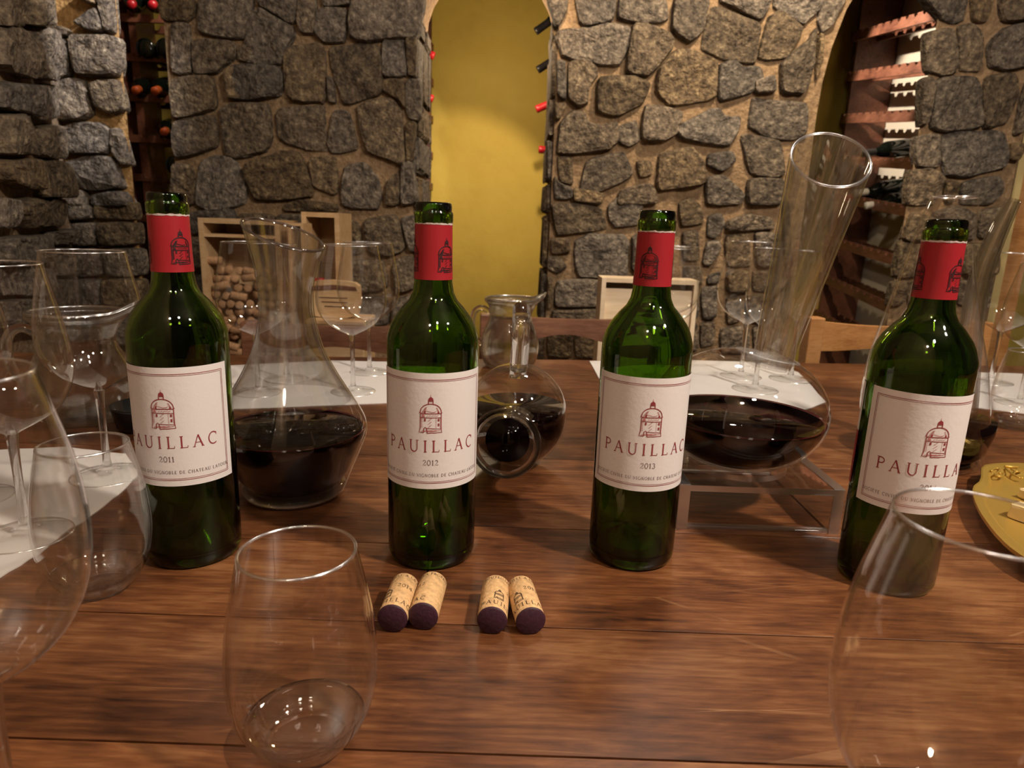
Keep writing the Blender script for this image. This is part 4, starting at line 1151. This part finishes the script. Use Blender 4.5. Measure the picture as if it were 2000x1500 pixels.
obj('gleam_strip', *box(-a + th, a - th, -a - 0.0012, -a - 0.0001, hgt - 0.006, hgt), 'edge_gleam', tp_)
obj('gleam_strip', *lathe([(0.0515, hgt - .006), (0.0515, hgt)], 48), 'edge_gleam', tp_, True)
obj('foot_bar', *box(-a + th, a - th, -a, -a + 0.006, 0.0, 0.004, 0.0006), 'edge_gleam', t)
obj('foot_bar', *box(-a + th, a - th, a - 0.006, a, 0.0, 0.004, 0.0006), 'edge_gleam', t)
BCX, BCY = 0.246, 0.694
t = thing('round_decanter', 'round glass decanter with a tilted neck, red wine inside, on the clear stand', 'decanter', (BCX, BCY, TZ + 0.0), 0)
RB_, RZ_ = 0.0885, 0.0655; ZC = 0.1015
def ell(r, rz, a0, a1, nn):
    return [(r * math.cos(math.radians(a0 + (a1 - a0) * k / nn)), ZC + rz * math.sin(math.radians(a0 + (a1 - a0) * k / nn))) for k in range(nn + 1)]
wall = [(0.0, ZC - RZ_)] + ell(RB_, RZ_, -86, 66, 34) + [(0.030, ZC + 0.0585), (0.024, ZC + 0.0545)]
wi = [(0.022, ZC + 0.053), (0.029, ZC + 0.056)] + ell(RB_ - 0.002, RZ_ - 0.002, 66, -86, 34) + [(0.0, ZC - RZ_ + 0.002)]
v, f = lathe(wall, 80)
obj('body_wall', v, f, 'glass_wall', t, True)
lv = ZC - 0.008
wp = [(0.0, ZC - RZ_ + 0.0035)] + [(r, z) for r, z in ell(RB_ - 0.0018, RZ_ - 0.0035, -85, 20, 40) if z < lv]
rr = (RB_ - 0.0018) * math.sqrt(1 - ((lv - ZC) / (RZ_ - 0.0035)) ** 2)
wp += [(rr, lv), (0, lv)]
obj('wine', *lathe(wp, 72), 'wine', t, True)
obj('wine_meniscus', *lathe([(rr - .0002, lv - .0002), (rr + .0006, lv + .0014), (rr - .0022, lv + .0004)], 72), 'wine_edge', t, True)
# neck: tilted flared tube with an obliquely cut mouth
ax = Vector((math.sin(math.radians(9.5)), 0.02, math.cos(math.radians(9.5)))).normalized()
b0 = Vector((0.025, -0.004, ZC + 0.048)); NL = 0.212
nk, nr = [], []
for k in range(13):
    s_ = k / 12; nk.append(b0 + ax * (NL * s_)); nr.append(0.0198 + 0.0192 * s_ ** 1.1)
vo, fo = tube(nk, nr, 56, False); vi, fi = tube(nk, [q - 0.0032 for q in nr], 56, False)
def cut(vs):
    out = []
    for q in vs:
        q = Vector(q); s_ = (q - b0).dot(ax) / NL; s_ = max(0, (s_ - 0.55) / 0.45)
        out.append(q + ax * (s_ * s_ * (0.22 * (q.x - (b0 + ax * NL).x) + 0.80 * (q.y - (b0 + ax * NL).y))))
    return out
vo, vi = cut(vo), cut(vi)
obj('neck', *join((vo, fo), (vi, [q[::-1] for q in fi])), 'neck_glass', t, True)
m_ = 12 * 56
rp = [(Vector(vo[m_ + k]) + Vector(vi[m_ + k])) / 2 for k in range(56)]; rp.append(rp[0])
obj('rim', *tube(rp, 0.0015, 8, False), 'rim_glass', t, True)
jv, jf = lathe([(0.0205, ZC + 0.046), (0.0265, ZC + 0.0545), (0.0330, ZC + 0.0575), (0.0325, ZC + 0.0588), (0.0255, ZC + 0.0590), (0.0215, ZC + 0.0585), (0.0205, ZC + 0.046)], 56)
obj('neck_joint', [(x + 0.022, y, z - 0.18 * x) for x, y, z in jv], jf, 'frosted_joint', t, True)
# ------------------------------------------------------------------ duck decanter lying between the 2012 and 2013 bottles
X, Y = base_xy(1006, 905)
t = thing('duck_decanter', 'lying glass duck decanter with an open mouth and an arched handle, wine inside', 'decanter', (X, Y, TZ), 0)
RB2 = 0.0600
bv, bf = [], []
def ellipsoid(rx, ry, rz, cz, n=48, m=28, zmax=None):
    pr2 = []
    for k in range(m + 1):
        a_ = -PI / 2 + PI * k / m; z_ = cz + rz * math.sin(a_)
        if zmax is not None and z_ > zmax: break
        pr2.append((math.cos(a_), z_))
    if zmax is not None:
        c_ = math.sqrt(max(0, 1 - ((zmax - cz) / rz) ** 2)); pr2 += [(c_, zmax), (0, zmax)]
    v_, f_ = lathe(pr2, n); return [(x * rx, y * ry, z) for x, y, z in v_], f_
obj('body_wall', *ellipsoid(RB2, 0.066, 0.0625, 0.0630), 'glass_wall', t, True)
obj('wine', *ellipsoid(RB2 - .0018, 0.0640, 0.0605, 0.0630, zmax=0.074), 'wine', t, True)
mouth = onz(986, 868, 0.062); md = Vector((mouth.x - X, mouth.y - Y, 0.0))
s0 = Vector((-0.004, -0.045, 0.055)); s1 = Vector((-0.012, -0.122, 0.066))
sp = [s0 + (s1 - s0) * (k / 8) for k in range(9)]; sr = [0.030, 0.0285, 0.0265, 0.025, 0.0245, 0.0255, 0.028, 0.0315, 0.0345]
vo, fo = tube(sp, sr, 48, False); vi, fi = tube(sp, [q - 0.0035 for q in sr], 48, False)
obj('spout', *join((vo, fo), (vi, [q[::-1] for q in fi])), 'glass_thick', t, True)
obj('spout_wine', *tube(sp[:7], [q - 0.0045 for q in sr[:7]], 40), 'wine', t, True)
rp = [(Vector(vo[8 * 48 + k]) + Vector(vi[8 * 48 + k])) / 2 for k in range(48)]; rp.append(rp[0])
obj('mouth_rim', *tube(rp, 0.0042, 10, False), 'glass_solid', t, True)
hp = catmull3([(0, 0.005, 0.118), (0.001, -0.004, 0.150), (0.001, 0.004, 0.176), (0.001, 0.026, 0.186), (0.001, 0.048, 0.172), (0.001, 0.060, 0.135), (0.0, 0.056, 0.095)], 6)
obj('handle', *tube(hp, 0.0108, 20), 'glass_solid', t, True)
# ------------------------------------------------------------------ twin-horned decanter behind the 2014 bottle
X, Y = base_xy(1808, 893)
t = thing('twin_neck_decanter', 'tall glass decanter with a wide cut neck and a curved horn behind the 2014 bottle', 'decanter', (X, Y, TZ), 0)
def at(u, v, dy=0.0):
    p = ony(u, v, Y + dy); return p - Vector((X, Y, TZ))
lp = [at(1806, 930), at(1805, 905), at(1802, 850), at(1802, 780), at(1808, 700), at(1820, 600), at(1838, 490), at(1866, 382)]
lr = [0.048, 0.0640, 0.0735, 0.0735, 0.0660, 0.0500, 0.0360, 0.0255]
LP = catmull3(lp, 4); LR = [q[0] for q in smooth_prof([(r, i * .1) for i, r in enumerate(lr)], 4)]
def flat_top(vs, zt):
    return [Vector((q[0], q[1], min(q[2], zt))) for q in vs]
vo, fo = tube(LP, LR, 56, False); vi, fi = tube(LP, [q - 0.0022 for q in LR], 56, False)
zt = lp[-1].z - 0.002; zb = 0.001
cl = lambda vs: [Vector((q[0], q[1], max(zb, min(q[2], zt)))) for q in vs]
obj('body_wall', cl(vo), fo, 'glass_wall', t, True)
hp = catmull3([at(1868, 880), at(1884, 800), at(1892, 700), at(1900, 620), at(1916, 540), at(1944, 465), at(1980, 390)], 5)
hr = [q[0] for q in smooth_prof([(r, i * .1) for i, r in enumerate([0.016, 0.0150, 0.0140, 0.0135, 0.0128, 0.0112, 0.0085])], 5)]
vo, fo = tube(hp, hr, 32, False); vi, fi = tube(hp, [q - 0.0022 for q in hr], 32, False)
obj('horn', *join((vo, fo), (vi, [q[::-1] for q in fi])), 'glass_thick', t, True)
obj('wine', *lathe([(0, 0.004), (0.050, 0.0045), (0.063, 0.018), (0.0695, 0.045), (0.0700, 0.060), (0, 0.060)], 48), 'wine', t, True)
rp = [Vector((lp[-1].x + 0.0245 * math.cos(a_), lp[-1].y + 0.0245 * math.sin(a_), zt)) for a_ in [2 * PI * k / 40 for k in range(41)]]
obj('rim', *tube(rp, 0.0013, 8, False), 'rim_glass', t, True)
# ------------------------------------------------------------------ gold plate with cheese
pp = [(1917, 908), (1950, 903), (1995, 903), (2060, 908), (2130, 930), (2210, 985), (2230, 1060), (2180, 1120), (2090, 1122), (2040, 1108), (2000, 1087), (1968, 1064), (1940, 1035), (1915, 1000), (1903, 975), (1899, 950), (1916, 937)]
PZ = 0.020
pw = [onz(u, v, PZ) for u, v in pp]
cx = sum(p.x for p in pw) / len(pw); cy = sum(p.y for p in pw) / len(pw)
t = thing('gold_plate', 'embossed gold serving plate with a scalloped edge at the right', 'plate', (cx, cy, TZ), 0)
loop = [(p.x - cx, p.y - cy) for p in pw]
q = []
for a_, b_ in zip(loop, loop[1:] + loop[:1]):
    q += [(a_[0] * .8 + b_[0] * .2, a_[1] * .8 + b_[1] * .2), (a_[0] * .2 + b_[0] * .8, a_[1] * .2 + b_[1] * .8)]
m_ = len(q)
vs = [(x * 1.0, y * 1.0, PZ - .004) for x, y in q] + [(x, y, PZ - .0005) for x, y in q] + [(x * .96, y * .96, PZ) for x, y in q] + [(x * .84, y * .84, PZ - .001) for x, y in q] + [(x * .76, y * .76, PZ - .005) for x, y in q] + [(x * .5, y * .5, PZ - .014) for x, y in q] + [(x * .7, y * .7, PZ - .012) for x, y in q] 
fs = []
for r_ in range(4):
    for k in range(m_): fs.append((r_ * m_ + k, r_ * m_ + (k + 1) % m_, (r_ + 1) * m_ + (k + 1) % m_, (r_ + 1) * m_ + k))
fs.append(tuple(range(4 * m_, 5 * m_)))
for k in range(m_): fs.append((k, 6 * m_ + k, 6 * m_ + (k + 1) % m_, (k + 1) % m_))
fs.append(tuple(range(7 * m_ - 1, 6 * m_ - 1, -1)))
obj('dish', vs, fs, 'gold', t, False)
obj('foot_ring', *prism([(x * .55, y * .55) for x, y in q], 'z', 0.0, PZ - 0.0115), 'gold', t)
def emb(pix, r_):
    pts = [onz(u, v, PZ + .0008) - Vector((cx, cy, TZ)) for u, v in pix]
    return tube(catmull3(pts, 4), r_, 8)
obj('embossing', *join(emb([(1936, 920), (1942, 915), (1952, 916), (1950, 922), (1943, 926), (1948, 930), (1958, 930), (1960, 924), (1952, 925)], .0011),
                       emb([(1962, 910), (1975, 912), (1990, 912)], .0014), emb([(1964, 914), (1972, 922), (1984, 930), (1998, 934)], .0012),
                       emb([(1975, 916), (1985, 921), (1997, 918)], .0012), emb([(1990, 914), (1980, 926), (1992, 934)], .0010)), 'gold', t, True)
for k, (u, v, s_, rz_, lb) in enumerate([(1998, 1006, 0.019, 0.5, 'cheese chunk on the gold plate, nearest the left rim'), (2030, 985, 0.020, 1.0, 'cheese chunk farther right on the gold plate'), (2012, 968, 0.015, 0.2, 'small cheese chunk at the back of the gold plate')]):
    p = onz(u, v, PZ)
    vv, ff = box(-s_ / 2, s_ / 2, -s_ / 2, s_ / 2, 0, s_ * .75, 0.0018)
    vv = [(x + random.uniform(-.0012, .0012), y + random.uniform(-.0012, .0012), z + (random.uniform(-.001, .001) if z > 0.003 else 0)) for x, y, z in vv]
    oo = obj('cheese_chunk', vv, ff, 'cheese', None, loc=(p.x, p.y, TZ + PZ - 0.0045)); oo.rotation_euler = (0, 0, rz_)
    tag(oo, lb, 'cheese', 'cheese on the gold plate')
# dark low dish half hidden behind the 2011 bottle
X, Y = base_xy(285, 835)
t = thing('black_dish', 'black glossy dish half hidden behind the 2011 bottle', 'dish', (X, Y, TZ), 0)
obj('bowl', *lathe([(0, 0.001), (0.03, 0.0), (0.034, 0.004), (0.040, 0.030), (0.0405, 0.034), (0.039, 0.034), (0.033, 0.008), (0, 0.006)], 40), 'black_ware', t, True)
# ------------------------------------------------------------------ chairs
def chair(X, Y, rz, label, mat, zr0, zr1, w=0.42, curve=0.0, post=0.032, posttop=None):
    """zr0/zr1: lower/upper edge of the back rail relative to the table top"""
    t = thing('dining_chair', label, 'chair', (X, Y, 0), rz, 'dining chairs on the far side of the table')
    zt = TZ + (zr1 if posttop is None else posttop)
    for sx in (-1, 1):
        x = sx * (w / 2 - post / 2)
        obj('back_post', *box(x - post / 2, x + post / 2, -0.018, 0.022, 0.0, zt, 0.003), mat, t)
        obj('leg', *box(x - post / 2, x + post / 2, -0.42, -0.385, 0, 0.43, 0.003), mat, t)
    obj('seat', *box(-w / 2, w / 2, -0.43, -0.02, 0.43, 0.455, 0.006), mat, t)
    n = 24; top, bot = [], []
    for k in range(n + 1):
        s_ = -1 + 2 * k / n; x = s_ * (w / 2 - post - 0.0005)
        top.append((x, TZ + zr1 - (0.012 * (1 - s_ * s_) if curve >= 0 else -0.004 * math.cos(s_ * 4)), 0.026 * (1 - s_ * s_)))
        dz = curve * (0.5 + 0.5 * math.cos(s_ * PI * 1.35 + (0.35 if curve > 0 else 0)))
        bot.append((x, TZ + zr0 + dz, 0.026 * (1 - s_ * s_)))
    vs = []
    for (x, z1, d), (_, z0, _) in zip(top, bot):
        vs += [(x, d - 0.010, z0), (x, d + 0.012, z0), (x, d + 0.012, z1), (x, d - 0.010, z1)]
    fs = [(3, 2, 1, 0), (4 * n, 4 * n + 1, 4 * n + 2, 4 * n + 3)]
    for k in range(n):
        for j in range(4):
            fs.append((4 * k + j, 4 * k + (j + 1) % 4, 4 * k + 4 + (j + 1) % 4, 4 * k + 4 + j))
    obj('back_rail', vs, fs, mat, t)
    obj('lower_rail', *box(-w / 2 + post, w / 2 - post, -0.005, 0.012, 0.60, 0.64), mat, t)
    return t
def zy(u, v, y):
    return ony(u, v, y).z - TZ
p = ony(1120, 650, 1.56); chair(p.x, 1.56, 0.06, 'brown chair with a wavy back rail behind the glass jug', 'chair_brown', zy(1120, 674, 1.56), zy(1120, 617, 1.56), 0.44, 0.022)
p = ony(668, 660, 1.50); chair(p.x, 1.50, 0.06, 'dark brown chair behind the overlapping wine glasses', 'chair_brown', zy(690, 693, 1.50), zy(690, 632, 1.50), 0.44, 0.014)
p = ony(1750, 660, 1.62); chair(p.x, 1.62, 0.06, 'orange brown chair behind the 2014 bottle', 'light_wood', zy(1650, 685, 1.62), zy(1650, 628, 1.62), 0.455, 0.006, 0.036, zy(1594, 618, 1.62))
# ------------------------------------------------------------------ bench with wooden crates against the wall
BZ = 0.54
t = thing('wall_bench', 'low wooden bench against the stone wall carrying the crates', 'bench', (-0.30, 2.05, 0), 0)
obj('top', *box(-0.75, 1.0, -0.20, 0.20, BZ - 0.035, BZ, 0.004), 'dark_wood', t)
for x in (-0.7, 0.95):
    for y in (-0.15, 0.15): obj('leg', *box(x - 0.03, x + 0.03, y - 0.03, y + 0.03, 0, BZ - 0.035), 'dark_wood', t)
def crate(name, label, u0, u1, vtop, y, depth, mat='crate_wood', shelf=None, th=0.014, lean=0.0, front=None):
    a_, b_ = ony(u0, vtop, y), ony(u1, vtop, y); w_ = b_.x - a_.x; h_ = (a_.z + b_.z) / 2 - BZ
    t = thing(name, label, 'crate', ((a_.x + b_.x) / 2, y, BZ + 0.0005), 0)
    obj('side_board', *box(-w_ / 2, -w_ / 2 + th, 0, depth, 0, h_), mat, t); obj('side_board', *box(w_ / 2 - th, w_ / 2, 0, depth, 0, h_), mat, t)
    obj('back_board', *box(-w_ / 2 + th, w_ / 2 - th, depth - 0.006, depth, 0, h_), mat, t)
    obj('bottom_board', *box(-w_ / 2 + th, w_ / 2 - th, 0, depth - 0.006, 0, th), mat, t)
    obj('top_board', *box(-w_ / 2 + th, w_ / 2 - th, 0, depth - 0.006, h_ - th, h_), mat, t)
    if shelf:
        z_ = ony(u0, shelf, y).z - BZ; obj('shelf_board', *box(-w_ / 2 + th, w_ / 2 - th, 0, depth - 0.006, z_ - th * .6, z_), mat, t)
    if front:
        z_ = ony(u0, front, y).z - BZ; obj('front_board', *box(-w_ / 2 + th, w_ / 2 - th, 0, 0.008, 0.0, z_), mat, t)
    return t, w_, h_
CY1 = 1.93
crate('cork_crate', 'open wooden crate with a shelf, filled with old corks', 386, 545, 428, CY1, 0.16, shelf=456)
crate('tall_crate', 'tall open wooden crate standing behind the wide decanter', 588, 662, 415, 2.02, 0.15)
crate('narrow_crate', 'narrow upright wooden box seen through the decanter mouth', 561, 592, 436, 1.90, 0.08, th=0.008)
t_, w_, h_ = crate('pale_crate', 'pale wooden wine crate behind the 2013 bottle', 1176, 1366, 546, 1.90, 0.10, 'pale_wood', th=0.012)
obj('inner_panel', *box(-w_ / 2 + .013, w_ / 2 - .013, 0.012, 0.02, .014, h_ - .03), 'pale_wood', t_)
# old corks in the crate: each a cork
random.seed(5)
a_, b_ = ony(392, 520, CY1), ony(540, 520, CY1)
ck_v, ck_f = lathe([(0.0, 0.0), (0.0105, 0.0), (0.0115, 0.001), (0.0115, 0.043), (0.0105, 0.044), (0, 0.044)], 14)
ckm = None; zc = BZ + 0.030; row = 0
ztop = ony(400, 520, CY1).z
while zc < ztop:
    x = a_.x + 0.028 + (0.012 if row % 2 else 0.0)
    while x < b_.x - 0.024:
        yaw = random.uniform(-0.5, 0.5); across = random.random() < 0.3 and x < b_.x - 0.06
        o_ = obj('cork', ck_v, ck_f, 'cork_old', None, True) if ckm is None else ckm.copy()
        if ckm is None: ckm = o_
        else: COL.objects.link(o_)
        o_.location = (x - (0.012 if across else 0), CY1 + 0.016 + random.uniform(0, 0.02), zc + random.uniform(-.004, .004))
        o_.rotation_euler = (0, PI / 2 + random.uniform(-.3, .3), yaw * .6) if across else (-PI / 2 + random.uniform(-.3, .3), 0, yaw)
        tag(o_, 'old cork in the pile inside the open wooden crate', 'cork', 'old corks piled in the crate')
        x += (0.048 if across else 0.0265) + random.uniform(0, 0.006)
    zc += 0.0245; row += 1
o_ = ckm.copy(); COL.objects.link(o_); o_.location = (a_.x + 0.008, CY1 + 0.02, zc + 0.002); o_.rotation_euler = (0, PI / 2, 0.15)
tag(o_, 'old cork lying crosswise on top of the cork pile in the crate', 'cork', 'old corks piled in the crate')
# bottle leaning in the tall crate, and another behind the decanter
p = ony(622, 470, 2.06); rack_bottle(Vector((p.x, p.y, BZ + 0.326)), Vector((p.x, p.y, BZ)), 'red_capsule', 'dark bottle standing inside the tall open crate')
# carved log sign and the light block below it
lw_ = [(-.068, 0.0), (-.072, .05), (-.068, .088), (-.05, .096), (-.01, .099), (.03, .097), (.055, .094), (.066, .085), (.068, .04), (.060, .006), (.03, -.004), (-.03, -.004)]
p = ony(655, 618, 1.84)
t = thing('log_sign', 'rounded light wooden sign with a dark carved band behind the wine glasses', 'sign', (p.x, 1.84, p.z), 0)
obj('slab', *prism(lw_, 'y', 0, 0.03), 'crate_wood', t)
obj('carved_band', *prism([(-.066, .068), (-.06, .082), (.0, .087), (.058, .083), (.062, .072), (.0, .074)], 'y', -0.0015, 0.0), 'dark_wood', t)
for k in range(3):
    obj('carved_line', *box(-.045 + .008 * k, .035, -0.001, 0.0, .050 - .012 * k, .0525 - .012 * k), 'dark_wood', t)
p2 = ony(640, 640, 1.80)
t = thing('wooden_box', 'light wooden box under the rounded log sign', 'box', (ony(640, 640, 1.84).x, 1.84, BZ + 0.0005), 0)
hb = p.z - BZ - 0.0055
obj('box_body', *box(-.045, .11, -.045, .10, 0, hb - 0.012, 0.003), 'crate_wood', t); obj('box_lid', *box(-.047, .112, -.047, .102, hb - 0.0115, hb, 0.002), 'crate_wood', t)
